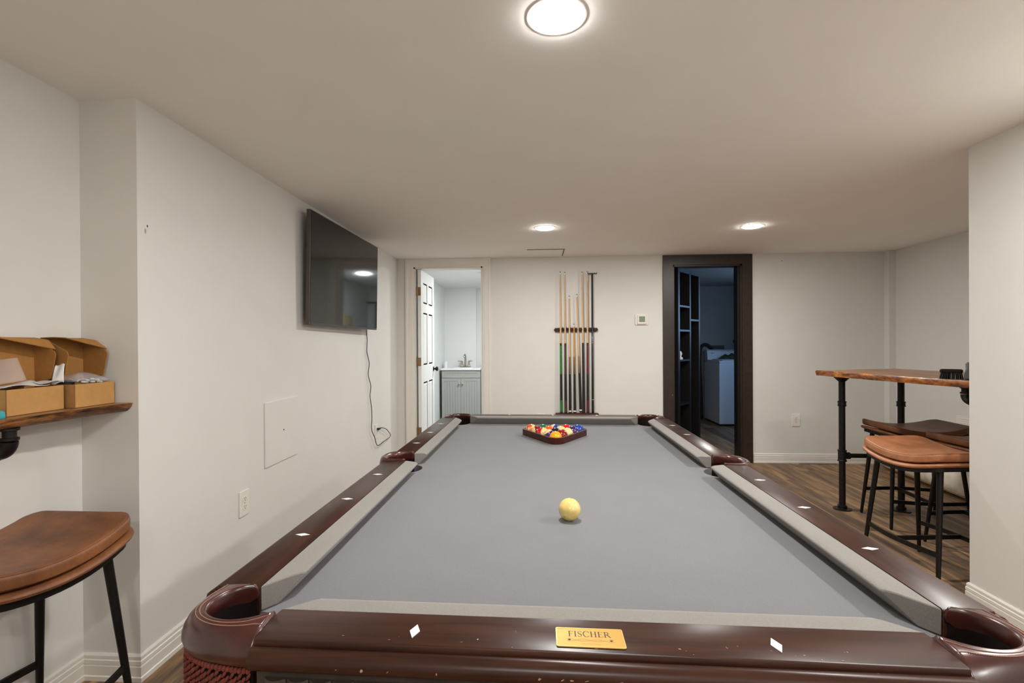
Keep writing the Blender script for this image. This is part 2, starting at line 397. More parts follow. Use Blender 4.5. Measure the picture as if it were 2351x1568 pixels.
# bathroom and laundry shells
m = MB(); m.box(-1.60, XL, YF + T, 8.1, 0, ZC); m.box(-1.60, -0.93, 8.0, 8.12, 0, ZC); m.box(-0.93, 0.3, 8.05, 8.17, 0, ZC); m.box(0.2, 0.32, YF + T, 8.1, 0, ZC)
struct(m.build('wall_bathroom', 'cool_lit_paint'), 'pale white bathroom walls inside the white doorway, cool light put into the colour', 'wall')
m = MB(); m.box(1.15, 1.27, YF + T, 8.35, 0, ZC); m.box(1.15, 3.72, 8.2, 8.32, 0, ZC)
m.box(3.6, 3.72, YF + T, 5.7, 0, ZC); m.box(3.6, 3.72, 5.7, 6.6, 0, 1.25); m.box(3.6, 3.72, 5.7, 6.6, 1.95, ZC); m.box(3.6, 3.72, 6.6, 8.3, 0, ZC)
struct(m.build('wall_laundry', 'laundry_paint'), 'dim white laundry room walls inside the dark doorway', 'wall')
wn = MB().box(3.66, 3.67, 5.7, 6.6, 1.25, 1.95).build('fill_pane_1', 'blue_fill_glow'); struct(wn, 'unseen glowing blue pane added to light the laundry room', 'light pane')  # out-of-view glowing pane, added to cast blue light on bookcase and washer
m = MB()
for a in ((5.7, 5.74, 1.25, 1.95), (6.56, 6.6, 1.25, 1.95), (6.13, 6.17, 1.25, 1.95)): m.box(3.63, 3.66, a[0], a[1], a[2], a[3])
m.box(3.63, 3.66, 5.7, 6.6, 1.25, 1.29); m.box(3.63, 3.66, 5.7, 6.6, 1.91, 1.95); m.build('fill_pane_frame', 'pane_frame', wn)

# baseboards
BP = [(0, 0), (.014, 0), (.014, .016), (.0105, .019), (.0115, .054), (.0085, .058), (.011, .061), (.011, .074), (.0075, .078), (.0085, .081), (.0085, .090), (.004, .097), (0, .097)]
def baseboard(name, path, label):
    struct(MB().sweep(path, BP, (0, 0, 1), sign=-1).build(name, 'trim_white'), label, 'baseboard')
e = 0.0003
baseboard('baseboard_left', [(XREC + e, Y0, 0), (XREC + e, YB - e, 0), (XL + e, YB - e, 0), (XL + e, YF - e, 0), (-1.362, YF - e, 0)], 'white ridged baseboard along the left wall and recess')
baseboard('baseboard_far', [(-0.448, YF - e, 0), (1.325, YF - e, 0)], 'white ridged baseboard between the two doorways')
baseboard('baseboard_right', [(2.226, YF - e, 0), (3.505 - e, YF - e, 0), (3.505 - e, 5.16 - e, 0), (XR - e, 5.16 - e, 0), (XR - e, YP, 0)], 'white ridged baseboard in the far right corner')
baseboard('baseboard_partition', [(XR - e, YP + e, 0), (XP - e, YP + e, 0), (XP - e, Y0, 0)], 'white ridged baseboard on the foreground partition')

# door casings
def casing(name, d, wd, depth, mat, prof, label):
    m = MB().sweep([(d[0], YF - e, 0), (d[0], YF - e, d[2]), (d[1], YF - e, d[2]), (d[1], YF - e, 0)], prof, (0, -1, 0), sign=1)
    o = struct(m.build(name, mat), label, 'trim')
    j = MB(); j.box(d[0] - 0.002, d[0] + 0.018, YF - 0.004, YF + T + 0.01, 0, d[2]); j.box(d[1] - 0.018, d[1] + 0.002, YF - 0.004, YF + T + 0.01, 0, d[2]); j.box(d[0], d[1], YF - 0.004, YF + T + 0.01, d[2] - 0.018, d[2] + 0.002)
    j.build('door_jamb', mat, o)
    return o
c1 = casing('trim_1', D1, 0.085, 0.016, 'trim_white', [(-0.002, 0), (-0.002, .010), (.004, .012), (.012, .012), (.016, .015), (.060, .018), (.066, .021), (.084, .021), (.084, 0)], 'white moulded casing around the bathroom doorway')
c2 = casing('trim_2', D2, 0.1, 0.02, 'dark_trim', [(-0.002, 0), (-0.002, .018), (.098, .018), (.098, 0)], 'dark brown stained casing around the laundry doorway')
MB().box(D2[1] - 0.034, D2[1] - 0.018, YF + 0.03, YF + T, 0, D2[2] - 0.02).build('door_stop', 'unit_black', c2)
MB().box(D2[0], D2[1], YF + 0.0, YF + T, 0.0, 0.006).build('threshold', 'unit_black', c2)
# strike plate
MB().lathe([(0.006, 0), (0.006, 0.003)], (0, 0, 0), 12, 'y').build('strike_bolt', 'nickel', c2, loc=(D2[0] - 0.008, YF - 0.022, 0.69))
MB().lathe([(0.006, 0), (0.006, 0.003)], (0, 0, 0), 12, 'y').build('bolt_hole', 'slot_dark', c2, loc=(D2[0] - 0.06, YF - 0.0195, 0.87))

# white six-panel door, open into the bathroom
dr = thing('door_1', 'white six-panel door standing open into the bathroom', 'door', (-1.238, 5.262, 0.012)); dr['kind'] = 'structure'
DW, DH = 0.69, 2.012
m = MB().box(0.003, 0.032, 0, DW, 0, DH)
rows = [(1.66, 1.885), (0.985, 1.56), (0.20, 0.80)]; cols = [(0.105, 0.305), (0.385, 0.585)]
zz = [0] + [v for r in sorted(rows) for v in r] + [DH]
for x0, x1 in ((0.0, 0.003), (0.032, 0.035)):
    m.box(x0, x1, 0, cols[0][0], 0, DH); m.box(x0, x1, cols[0][1], cols[1][0], 0, DH); m.box(x0, x1, cols[1][1], DW, 0, DH)
    for c in cols:
        for k in range(0, len(zz), 2): m.box(x0, x1, c[0], c[1], zz[k], zz[k + 1])
m.build('door_leaf', 'door_white', dr)
for r in rows:
    for c in cols:
        g = MB(); a = 0.016; b = 0.034
        def ring(i, x): return [(x, c[0] + i, r[0] + i), (x, c[1] - i, r[0] + i), (x, c[1] - i, r[1] - i), (x, c[0] + i, r[1] - i)]
        g.loft([ring(0.002, 0.0321), ring(a, 0.0321), ring(b, 0.0347), ring(b + 0.004, 0.0347)], True, True); g.build('panel', 'door_white', dr)
k = MB().lathe([(0.028, 0), (0.028, 0.005), (0.012, 0.008), (0.010, 0.022), (0.018, 0.028), (0.027, 0.036), (0.028, 0.046), (0.022, 0.056), (0.006, 0.060)], (0, 0, 0), 24, 'x').build('door_knob', 'knob_black', dr, 'auto', loc=(0.035, 0.63, 0.92)); k['label'] = 'round black door knob'
for z in (1.78, 1.025, 0.28):
    h = MB().box(-0.004, 0.032, -0.0025, 0.0, -0.045, 0.045).lathe([(0.006, -0.047), (0.006, 0.047)], (-0.008, -0.004, 0), 10)
    h.box(-0.034, -0.006, -0.0025, 0.0, -0.045, 0.045); h.build('hinge', 'hinge_bronze', dr, loc=(0, 0, z))

# ceiling access panel outline, wall access panel
ap = thing('ceiling_panel', 'white rectangular access panel in the ceiling above the cues', 'access panel', (0.117, 4.98, ZC - 0.004))
MB().box(-0.17, 0.17, -0.178, 0.178, -0.001, 0.0035).build('panel_board', 'ceiling_paint', ap)
m = MB(); m.box(-0.18, 0.18, -0.186, -0.179, 0.0, 0.0038); m.box(0.173, 0.18, -0.179, 0.182, 0.0, 0.0038); m.build('seam', 'slot_dark', ap)
wp = thing('wall_panel', 'square white access panel low on the left wall', 'access panel', (XL, 2.765, 0.74))
MB().box(0.0005, 0.008, -0.184, 0.184, -0.175, 0.175).build('panel_board', 'wall_paint', wp, bevel=0.002)
MB().lathe([(0.004, 0), (0.004, 0.002)], (0.008, 0.01, 0.0), 10, 'x').build('screw', 'slot_dark', wp)

# ------------------------------------------------------------------ ceiling lamps
def ceiling_light(x, y, label, watts=LAMP_W, lens='lens_glow', col=LAMP_COL, r=0.068):
    t = thing('ceiling_light', label, 'ceiling light', (x, y, ZC), group='recessed ceiling lights')
    MB().lathe([(r + 0.016, -0.0005), (r + 0.015, -0.002), (r + 0.004, -0.0035), (r, -0.0035), (r, -0.0005)], (0, 0, 0), 40, caps=False).build('trim_ring', 'plastic_white', t, 'auto')
    MB().lathe([(r, -0.003), (r - 0.001, -0.0065), (r - 0.007, -0.0090), (r * 0.6, -0.0105), (0.001, -0.011)], (0, 0, 0), 40).build('lens', lens, t, True)
    L = bpy.data.lights.new('lamp', 'AREA'); L.shape = 'DISK'; L.size = 2 * r; L.energy = watts; L.color = col
    o = bpy.data.objects.new('lamp', L); COL.objects.link(o); o.parent = t; o.location = (0, 0, -0.0118)
    return t
ceiling_light(0.067, 1.386, 'large bright ceiling light above the pool table, nearest of the three in view')
ceiling_light(0.09, 3.907, 'round ceiling light in front of the cue rack')
ceiling_light(1.697, 3.99, 'round ceiling light in front of the dark doorway')
ceiling_light(1.70, 1.40, 'round ceiling light beside the foreground partition')
ceiling_light(0.07, -1.05, 'round ceiling light behind the viewer on the left')
ceiling_light(1.70, -1.05, 'round ceiling light behind the viewer on the right')
ceiling_light(-0.38, 6.35, 'round bathroom ceiling light beyond the white doorway', 24, 'lens_glow_cool', (0.97, 0.99, 1.0))
sd_ = thing('smoke_detector', 'white round smoke detector on the bathroom ceiling at the doorway edge', 'smoke detector', (-.645, 6.27, ZC))
MB().lathe([(.055, -.0005), (.055, -.012), (.046, -.026), (.02, -.030), (.002, -.030)], (0, 0, 0), 28).build('housing', 'plastic_white', sd_, 'auto')
MB().lathe([(.05, -.014), (.0505, -.018), (.048, -.020)], (0, 0, 0), 28, caps=False).build('vent_ring', 'slot_dark', sd_, 'auto')

# ------------------------------------------------------------------ pool table
def tw(u, v, z=0.0):
    c, s = math.cos(TROT), math.sin(TROT); return (TX + u * c - v * s, TY + u * s + v * c, ZS + z)
pt = thing('pool_table', 'dark mahogany pool table with grey cloth, leather pockets and diamond sights', 'pool table', (TX, TY, 0), TROT)
W2, L2 = 0.503, 1.006
CC, CR = (0.552, 1.055), 0.072           # corner pocket
SCU, SR = 0.572, 0.066                   # side pocket
# slate bed with pocket cut-outs
U0, V0 = 0.553, 1.058
poly = []
def arc(cx_, cy_, r, a0, a1, n=14): return [(cx_ + r * math.cos(a0 + (a1 - a0) * i / n), cy_ + r * math.sin(a0 + (a1 - a0) * i / n)) for i in range(n + 1)]
def corner_arc(su, sv):
    du = math.sqrt(CR ** 2 - (V0 - CC[1]) ** 2); dv = math.sqrt(CR ** 2 - (U0 - CC[0]) ** 2)
    a = math.atan2(V0 - CC[1], -du); b = math.atan2(-dv, U0 - CC[0])
    if a < 0: a += 2 * PI
    if b < 0: b += 2 * PI
    p = arc(CC[0], CC[1], CR, a, b)      # from end-rail side to side-rail side in the (+,+) quadrant
    return [(su * x, sv * y) for x, y in p]
sa = math.acos((U0 - SCU) / SR)
q = corner_arc(1, 1); poly += q
poly += arc(SCU, 0, SR, sa, 2 * PI - sa)
q = corner_arc(1, -1); poly += q[::-1]
q = corner_arc(-1, -1); poly += q
poly += [(-x, -y) for x, y in arc(SCU, 0, SR, sa, 2 * PI - sa)]
q = corner_arc(-1, 1); poly += q[::-1]
m = MB().prism(poly, ZS - 0.03, ZS); m.build('bed_cloth', 'felt', pt)
# cushions
CUP = [(.047, .044), (.014, .0428), (.005, .0410), (.001, .0385), (0, .0363), (.002, .0335), (.030, .0015), (.047, .0015)]
def cushion(a_n, a_b, b_n, b_b, side):
    """side: function (d, along, z) -> local point; nose/back end positions"""
    rings = []
    for f in (0, 1):
        ring = []
        for d, z in CUP:
            k = d / .047; al = (a_n + (a_b - a_n) * k) if f == 0 else (b_n + (b_b - b_n) * k)
            ring.append(side(d, al, z))
        rings.append(ring)
    return MB().loft(rings)
left = lambda d, al, z: (-(W2 + d), al, ZS + z)
right = lambda d, al, z: (W2 + d, al, ZS + z)
near = lambda d, al, z: (al, -(L2 + d), ZS + z)
far = lambda d, al, z: (al, L2 + d, ZS + z)
for sd in (left, right):
    cushion(-.915, -.985, -.072, -.060, sd).build('cushion', 'felt_rail', pt, 'auto', bevel=0.003)
    cushion(.072, .060, .915, .985, sd).build('cushion', 'felt_rail', pt, 'auto', bevel=0.003)
for sd in (near, far): cushion(-.427, -.477, .427, .477, sd).build('cushion', 'felt_rail', pt, 'auto', bevel=0.003)
# wooden rails
RP = [(.0475, .0005), (.0475, .0445), (.060, .0450), (.122, .0430), (.1245, .0418), (.1255, .0395), (.1250, .0335), (.1285, .0330), (.1290, .0352), (.133, .0352), (.139, .0325), (.1445, .0275), (.1465, .0215), (.1455, .015), (.141, .009), (.134, .005), (.126, .003), (.120, .0005)]
def rail(a, b, sd, mat):
    rings = []
    for al, k in ((a, 0.93), (a + 0.004 * (1 if b > a else -1), 1), (b - 0.004 * (1 if b > a else -1), 1), (b, 0.93)):
        rings.append([sd(.0475 + (d - .0475) * (k if d > .1 else 1), al, z - (0.003 if k < 1 and z > .02 else 0)) for d, z in RP])
    return MB().loft(rings).build('rail', mat, pt, 'auto')
for sd in (left, right): rail(-.987, -.064, sd, 'rail_wood_y'); rail(.064, .987, sd, 'rail_wood_y')
rn = rail(-.478, .478, near, 'rail_wood_x'); rf = rail(-.478, .478, far, 'rail_wood_x')
# chips and scratches along the outer edge of the near rail
rnd = random.Random(42); m = MB()
for i in range(34):
    u = rnd.uniform(-.45, .45); top = rnd.random() < .65; r0 = rnd.uniform(.0008, .0030); r1 = r0 * rnd.uniform(.25, .6); an = rnd.uniform(-.4, 1.9)
    pts = [(r0 * math.cos(a) * rnd.uniform(.6, 1), r1 * math.sin(a) * rnd.uniform(.6, 1)) for a in [k * PI / 3 for k in range(6)]]
    pts = [(x * math.cos(an) - y * math.sin(an), x * math.sin(an) + y * math.cos(an)) for x, y in pts]
    if top:
        dv = rnd.uniform(.100, .1205); m.add([(u + x, -(L2 + dv) + y * .8, ZS + .0434 + (.122 - dv) * .03) for x, y in pts], [tuple(range(6))])
    else: m.add([(u + x * 1.6, -(L2 + .1472), ZS + rnd.uniform(.014, .018) + y * .0) if False else (u + x * 1.6, -(L2 + .1468), ZS + .0195 + y) for x, y in pts], [tuple(range(6))])
ch_ = m.build('edge_chips', 'chip_pale', pt); ch_['kind'] = 'stuff'
# diamond sights
dm = MB().prism([(0.0165, 0), (0, 0.0075), (-0.0165, 0), (0, -0.0075)], 0, 0.0012).mesh('diamond_sight')
def sight(u, v, rz): link('diamond_sight', dm, 'diamond', pt, loc=(u, v, ZS + 0.0436), rot=(0, 0, rz))
for s_ in (-1, 1):
    for v in (-.75, -.5, -.25, .25, .5, .75): sight(s_ * 0.588, v * 1.006, 0)
for u in (-.25, .25): sight(u * 1.006, -1.098, PI / 2)
for u in (-.25, 0, .25): sight(u * 1.006, 1.094, PI / 2)
# aprons with carved flutes, frame, legs
for s_ in (-1, 1):
    MB().box(s_ * .60, s_ * .628, -.93, .93, ZS - .17, ZS + .0005).build('apron', 'rail_wood_y', pt, bevel=0.004)
    a = MB().box(-.475, .475, s_ * 1.098, s_ * 1.126, ZS - .17, ZS + .0005).build('apron', 'apron_wood', pt, bevel=0.003)
    if s_ < 0:
        fl = MB().loft([[(-.0155, 0, z), (-.0155, -.003, z), (-.008, -.0085, z), (0, -.0105, z), (.008, -.0085, z), (.0155, -.003, z), (.0155, 0, z)] for z in (-.075, -.012)]).mesh('flute')
        for i in range(28): link('flute', fl, 'apron_wood', a, 'auto', loc=(-.445 + i * .033, -1.126, ZS))
MB().box(-.57, .57, -1.07, 1.07, ZS - .10, ZS - .031).build('slate_frame', 'apron_wood', pt)
lg = MB().lathe([(.055, 0), (.075, .03), (.06, .06), (.05, .10), (.07, .25), (.085, .38), (.07, .46), (.05, .50), (.078, .53), (.085, .58), (.085, ZS - .10)], (0, 0, 0), 28).mesh('leg')
for u in (-.47, .47):
    for v in (-.9, .9): link('leg', lg, 'rail_wood_y', pt, 'auto', loc=(u, v, 0))
# corner pocket leathers: built for the (-,-) corner, mirrored to the others
def cat(pts, n):
    """resample a polyline through Catmull-Rom"""
    P = [Vector(p) for p in pts]; P = [P[0] * 2 - P[1]] + P + [P[-1] * 2 - P[-2]]; out = []
    segs = len(P) - 3
    for i in range(n):
        t = i / (n - 1) * segs; k = min(int(t), segs - 1); f = t - k
        a, b, c, d = P[k:k + 4]
        out.append(0.5 * ((2 * b) + (c - a) * f + (2 * a - 5 * b + 4 * c - d) * f * f + (3 * b - a - 3 * c + d) * f ** 3))
    return out
NC = 44
IN = cat([(-.5515, -.9885, 0), (-.573, -.998, 0), (-.588, -1.016, 0), (-.594, -1.045, 0), (-.585, -1.072, 0), (-.561, -1.089, 0), (-.533, -1.093, 0), (-.505, -1.083, 0), (-.4795, -1.0635, 0)], NC)
OU = cat([(-.634, -.9885, 0), (-.636, -1.02, 0), (-.634, -1.05, 0), (-.622, -1.080, 0), (-.598, -1.103, 0), (-.567, -1.118, 0), (-.535, -1.125, 0), (-.505, -1.129, 0), (-.4795, -1.130, 0)], NC)
rings = []
def leather_prof(L):
    k = min(1, L / .045); dw = min(.028, L * .5)
    return [(.001, .026), (-.002, .036), (.000 * k, .044), (.004 * k, .0495), (.009 * k, .0505), (.012 * k, .0487), (.015 * k, .0492), ((.015 * k + L - dw) / 2, .0488), (L - dw, .0475), (L - .75 * dw, .0450), (L - .45 * dw, .0385), (L - .18 * dw, .029), (L - .03 * dw, .019), (L, .010), (L - .003, .000), (L - .010, -.006), (L * .5, -.005)]
for a, b in zip(IN, OU):
    d = (b - a); L = d.length; d = d / L
    rings.append([tuple(a + d * x) [:2] + (z,) for x, z in leather_prof(L)])
leather_me = MB().loft(rings).mesh('pocket_leather'); 
lin_me = MB().loft([[tuple(p + (Vector((-.552, -1.055, 0)) - p) * k)[:2] + (z,) for p in IN] for k, z in ((-.035, .034), (-.05, .010), (0.02, -.03), (.08, -.07), (.35, -.10), (.95, -.11))], False, False).mesh('pocket_liner')
mst = MB()
for off, z0 in ((.0150, .0490), (None, .0474)):
    for i in range(NC - 1):
        for h in (0.25, 0.75):
            a = IN[i].lerp(IN[i + 1], h); b = OU[i].lerp(OU[i + 1], h); d = (b - a); L = d.length; d /= L
            p = a + d * (off * min(1, L / .045) if off else L - min(.028, L * .5)); t = (IN[i + 1] - IN[i]).normalized() if off else (OU[i + 1] - OU[i]).normalized(); nrm = Vector((-t.y, t.x, 0))
            c = [p + t * (x * .0013) + nrm * (y * .0005) for x, y in ((-1, -1), (1, -1), (1, 1), (-1, 1))]
            mst.add([(q_.x, q_.y, z0) for q_ in c] + [(q_.x, q_.y, z0 + .0009) for q_ in c], [(4, 5, 6, 7), (0, 1, 5, 4), (1, 2, 6, 5), (2, 3, 7, 6), (3, 0, 4, 7)])
stitch_me = mst.mesh('stitching')
# fringe of twisted cords hanging below the corner leather
mf = MB(); ar = [0]
for i in range(NC - 1): ar.append(ar[-1] + (OU[i + 1] - OU[i]).length)
def at_arc(s_):
    for i in range(NC - 1):
        if ar[i + 1] >= s_: return OU[i].lerp(OU[i + 1], (s_ - ar[i]) / (ar[i + 1] - ar[i])), (OU[i + 1] - OU[i]).normalized()
    return OU[-1], (OU[-1] - OU[-2]).normalized()
s_ = 0.004; k = 0
while s_ < ar[-1] - .004:
    p, t = at_arc(s_); nrm = Vector((-t.y, t.x, 0)); 
    if nrm.dot(p - Vector((-.5, -1.0, 0))) < 0: nrm = -nrm
    base = p - nrm * .007
    rot = Matrix((t, nrm, Vector((0, 0, 1)))).transposed()
    tilt = rot @ Matrix.Rotation(0.55, 3, 'Y')
    mf.ell((base.x, base.y, -.0085), (.0037, .0037, .0045), 8, 5, rot)
    for j in range(15):
        z = -.017 - j * .0088 - (.0044 if k % 2 else 0)
        c = base + nrm * (.0022 if (j + k) % 2 else 0)
        mf.ell((c.x, c.y, z), (.0027, .0030, .0066), 6, 5, tilt)
    s_ += .0066; k += 1
fringe_me = mf.mesh('fringe')
# backing cloth behind cords
back_me = MB().loft([[tuple(p + (Vector((-.52, -1.02, 0)) - p).normalized() * .013)[:2] + (z,) for p in OU] for z in (-.006, -.15)], False, False).mesh('fringe_backing')
for su in (1, -1):
    for sv in (1, -1):
        for me, nm, mt, sm in ((leather_me, 'pocket_leather', 'pocket_leather', True), (lin_me, 'pocket_liner', 'pocket_dark', True), (stitch_me, 'stitching', 'thread', False), (fringe_me, 'fringe', 'rope', True), (back_me, 'fringe_backing', 'pocket_dark', False)):
            o = link(nm, me, mt, pt, sm, loc=(0, 0, ZS)); o.scale = (su, sv, 1)
            if nm in ('stitching', 'fringe'): o['kind'] = 'stuff'
# side pocket leathers
NS = 28
INS = cat([(-.5515, -.0625, 0), (-.580, -.062, 0), (-.609, -.053, 0), (-.628, -.028, 0), (-.632, 0, 0), (-.628, .028, 0), (-.609, .053, 0), (-.580, .062, 0), (-.5515, .0625, 0)], NS)
OUS = cat([(-.5525, -.0645, 0), (-.590, -.0645, 0), (-.630, -.0620, 0), (-.652, -.042, 0), (-.658, 0, 0), (-.652, .042, 0), (-.630, .0620, 0), (-.590, .0645, 0), (-.5525, .0645, 0)], NS)
rings = []
for i, (a, b) in enumerate(zip(INS, OUS)):
    d = (b - a); L = d.length; d = d / L
    pr = [(.001, .024), (-.002, .036), (-.001, .044), (L * .25, .0500), (L * .5, .0510), (L * .75, .0485), (L * .9, .040), (L, .028), (L, .010), (L * .9, .003)]
    rings.append([tuple(a + d * x)[:2] + (z,) for x, z in pr])
sl_me = MB().loft(rings).mesh('side_pocket_leather')
sliner = MB().loft([[tuple(p + (Vector((-.57, 0, 0)) - p) * k)[:2] + (z,) for p in INS] for k, z in ((-.02, .032), (-.03, .006), (.02, -.03), (.1, -.07), (.4, -.10), (.95, -.11))], False, False).mesh('side_pocket_liner')
for su in (1, -1):
    for me, nm, mt in ((sl_me, 'side_pocket_leather', 'pocket_leather'), (sliner, 'side_pocket_liner', 'pocket_dark')):
        o = link(nm, me, mt, pt, True, loc=(0, 0, ZS)); o.scale = (su, 1, 1)
# brass name plate with lettering
np_ = MB().prism(rbox(.0475, .0225, .003), 0, .0009).build('name_plate', 'gold_plate', pt, loc=(-.001, -1.0985, ZS + .0440)); np_['label'] = 'gold name plate reading FISCHER'
r_ = MB(); o1, o2 = rbox(.0475, .0225, .003), rbox(.0462, .0212, .0024)
r_.loft([[(x, y, .0009) for x, y in o1], [(x, y, .0014) for x, y in o1], [(x, y, .0014) for x, y in o2], [(x, y, .0009) for x, y in o2]], True, False); r_.build('plate_rim', 'gold_rim', np_)
def serif_letters():
    th, tn = .15, .05                       # stem and hairline widths (cap height = 1)
    def st(x, y0=0.0, y1=1.0): return [([(x, y0), (x, y1)], th), ([(x - .16, y0 + tn / 2), (x + .16, y0 + tn / 2)], tn), ([(x - .16, y1 - tn / 2), (x + .16, y1 - tn / 2)], tn)]
    cv = lambda cx_, cy_, rx, ry, a0, a1, n=16: [(cx_ + rx * math.cos(math.radians(a0 + (a1 - a0) * i / n)), cy_ + ry * math.sin(math.radians(a0 + (a1 - a0) * i / n))) for i in range(n + 1)]
    G = {}
    G['F'] = (st(.16) + [([(.16, .97), (.62, .97)], tn), ([(.60, .98), (.62, .74)], tn), ([(.16, .52), (.46, .52)], tn), ([(.46, .64), (.46, .40)], tn)], .66)
    G['I'] = (st(.17), .36)
    G['S'] = ([(cv(.30, .74, .22, .24, 35, 180), tn * 1.3), ([(.08, .74), (.12, .62), (.28, .52), (.44, .42), (.52, .28)], th), (cv(.28, .26, .24, .24, 5, -150), tn * 1.3), ([(.50, .99), (.49, .74)], tn), ([(.06, .0), (.06, .28)], tn)], .60)
    G['C'] = ([(cv(.46, .5, .40, .50, 40, 110), tn * 1.5), (cv(.46, .5, .40, .50, 110, 250), th * .9), (cv(.46, .5, .40, .50, 250, 322), tn * 1.5), ([(.78, .98), (.78, .72)], tn)], .84)
    G['H'] = (st(.16) + st(.70) + [([(.16, .52), (.70, .52)], tn)], .88)
    G['E'] = (st(.16) + [([(.16, .97), (.60, .97)], tn), ([(.60, .98), (.62, .76)], tn), ([(.16, .52), (.46, .52)], tn), ([(.46, .64), (.46, .40)], tn), ([(.16, .03), (.62, .03)], tn), ([(.62, .02), (.66, .28)], tn)], .70)
    G['R'] = (st(.16) + [([(.16, .97), (.40, .97)], tn), (cv(.38, .745, .22, .225, 90, -90), th * .75), ([(.40, .52), (.16, .52)], tn), ([(.38, .52), (.80, .02)], th), ([(.72, .03), (.92, .03)], tn)], .92)
    return G
GL = serif_letters(); m = MB(); H_ = .0135; x = 0; tot = sum(GL[c][1] for c in 'FISCHER') + 6 * .10
for c in 'FISCHER':
    for pl, wd in GL[c][0]:
        for qd in ribbon([((px + x - tot / 2) * H_ * .80, py * H_ + .0015) for px, py in pl], wd * H_ * .85):
            m.add([(a, b, .0010) for a, b in qd], [(0, 1, 2, 3)])
    x += GL[c][1] + .10
m.build('lettering', 'engrave', np_)
m = MB(); pl = [(-.034 + .0017 * i, -.0046 + .0018 * math.sin(i * .55) * (1 if abs(i - 20) > 6 else .5)) for i in range(41)]
for qd in ribbon(pl, .0005): m.add([(a, b, .0010) for a, b in qd], [(0, 1, 2, 3)])
for qd in ribbon([(a, -.0085 - (b + .0046) * .8) for a, b in pl], .0005): m.add([(a, b, .0010) for a, b in qd], [(0, 1, 2, 3)])
for i in range(14): m.add([(-.0165 + i * .0024 + dx, -.0066 + dy, .0010) for dx, dy in ((0, -.0010), (.0009, -.0010), (.0009, .0010), (0, .0010))], [(0, 1, 2, 3)])
for i in range(14): m.add([(-.013 + i * .0019 + dx, -.0150 + dy, .0010) for dx, dy in ((0, -.0006), (.0010, -.0006), (.0010, .0006), (0, .0006))], [(0, 1, 2, 3)])
m.build('scrollwork', 'engrave_faint', np_)
for sx in (-.029, .029): MB().prism([(sx - .0022, -.0062), (sx, -.0080), (sx + .0022, -.0062), (sx, -.0044)], .0009, .0014).build('jewel', 'engrave', np_)

# ------------------------------------------------------------------ balls
BR = .028575
CREAM = rgb(228, 206, 142)
def ball_mat(name, col, stripe):
    nt = NT('ball_' + name); tc = nt.n('ShaderNodeTexCoord'); nz = noise(nt, tc.outputs['Object'], 40, 2)
    if stripe:
        sx = nt.n('ShaderNodeSeparateXYZ'); nt.l(tc.outputs['Object'], sx.inputs[0]); ab = nt.n('ShaderNodeMath', operation='ABSOLUTE'); nt.l(sx.outputs[2], ab.inputs[0])
        lt = nt.n('ShaderNodeMath', operation='LESS_THAN'); lt.inputs[1].default_value = .0142; nt.l(ab.outputs[0], lt.inputs[0])
        mx = nt.n('ShaderNodeMix', data_type='RGBA'); mx.inputs[6].default_value = CREAM; mx.inputs[7].default_value = col; nt.l(lt.outputs[0], mx.inputs[0]); c = mx.outputs[2]
    else:
        c = ramp(nt, nz, [(0.3, tuple(v * .95 for v in col[:3]) + (1,)), (0.7, col)])
    nt.l(c, nt.b.inputs['Base Color']); setp(nt, 0.12, coat=0.6, coat_r=0.05); MATS['ball_' + name] = nt.m; return 'ball_' + name
DIG = {'0': [[(.5, 1), (.15, .8), (.15, .2), (.5, 0), (.85, .2), (.85, .8), (.5, 1)]], '1': [[(.25, .8), (.55, 1), (.55, 0)]], '2': [[(.15, .78), (.3, .97), (.65, .97), (.82, .75), (.7, .5), (.12, 0), (.88, 0)]],
       '3': [[(.15, .95), (.8, .95), (.45, .58), (.8, .45), (.82, .15), (.5, 0), (.12, .12)]], '4': [[(.68, 0), (.68, 1), (.1, .3), (.92, .3)]], '5': [[(.8, 1), (.25, 1), (.2, .58), (.6, .62), (.85, .35), (.65, .03), (.15, .05)]],
       '6': [[(.75, .98), (.3, .7), (.15, .3), (.45, 0), (.82, .22), (.7, .52), (.3, .5), (.16, .32)]], '7': [[(.12, 1), (.88, 1), (.4, 0)]], '8': [[(.5, .53), (.2, .72), (.3, .97), (.7, .97), (.8, .72), (.5, .53), (.15, .28), (.3, .02), (.7, .02), (.85, .28), (.5, .53)]],
       '9': [[(.25, .02), (.7, .3), (.85, .7), (.55, 1), (.18, .78), (.3, .48), (.7, .5), (.84, .68)]]}
plain('spot_cream', rgb(232, 214, 160), 0.15, coat=0.6); plain('digit_black', rgb(24, 22, 22), 0.3)
sph = MB().ell((0, 0, 0), (BR, BR, BR), 48, 24).mesh('pool_ball')
def sphere_patch(fn, pts): return [fn(a, b) for a, b in pts]
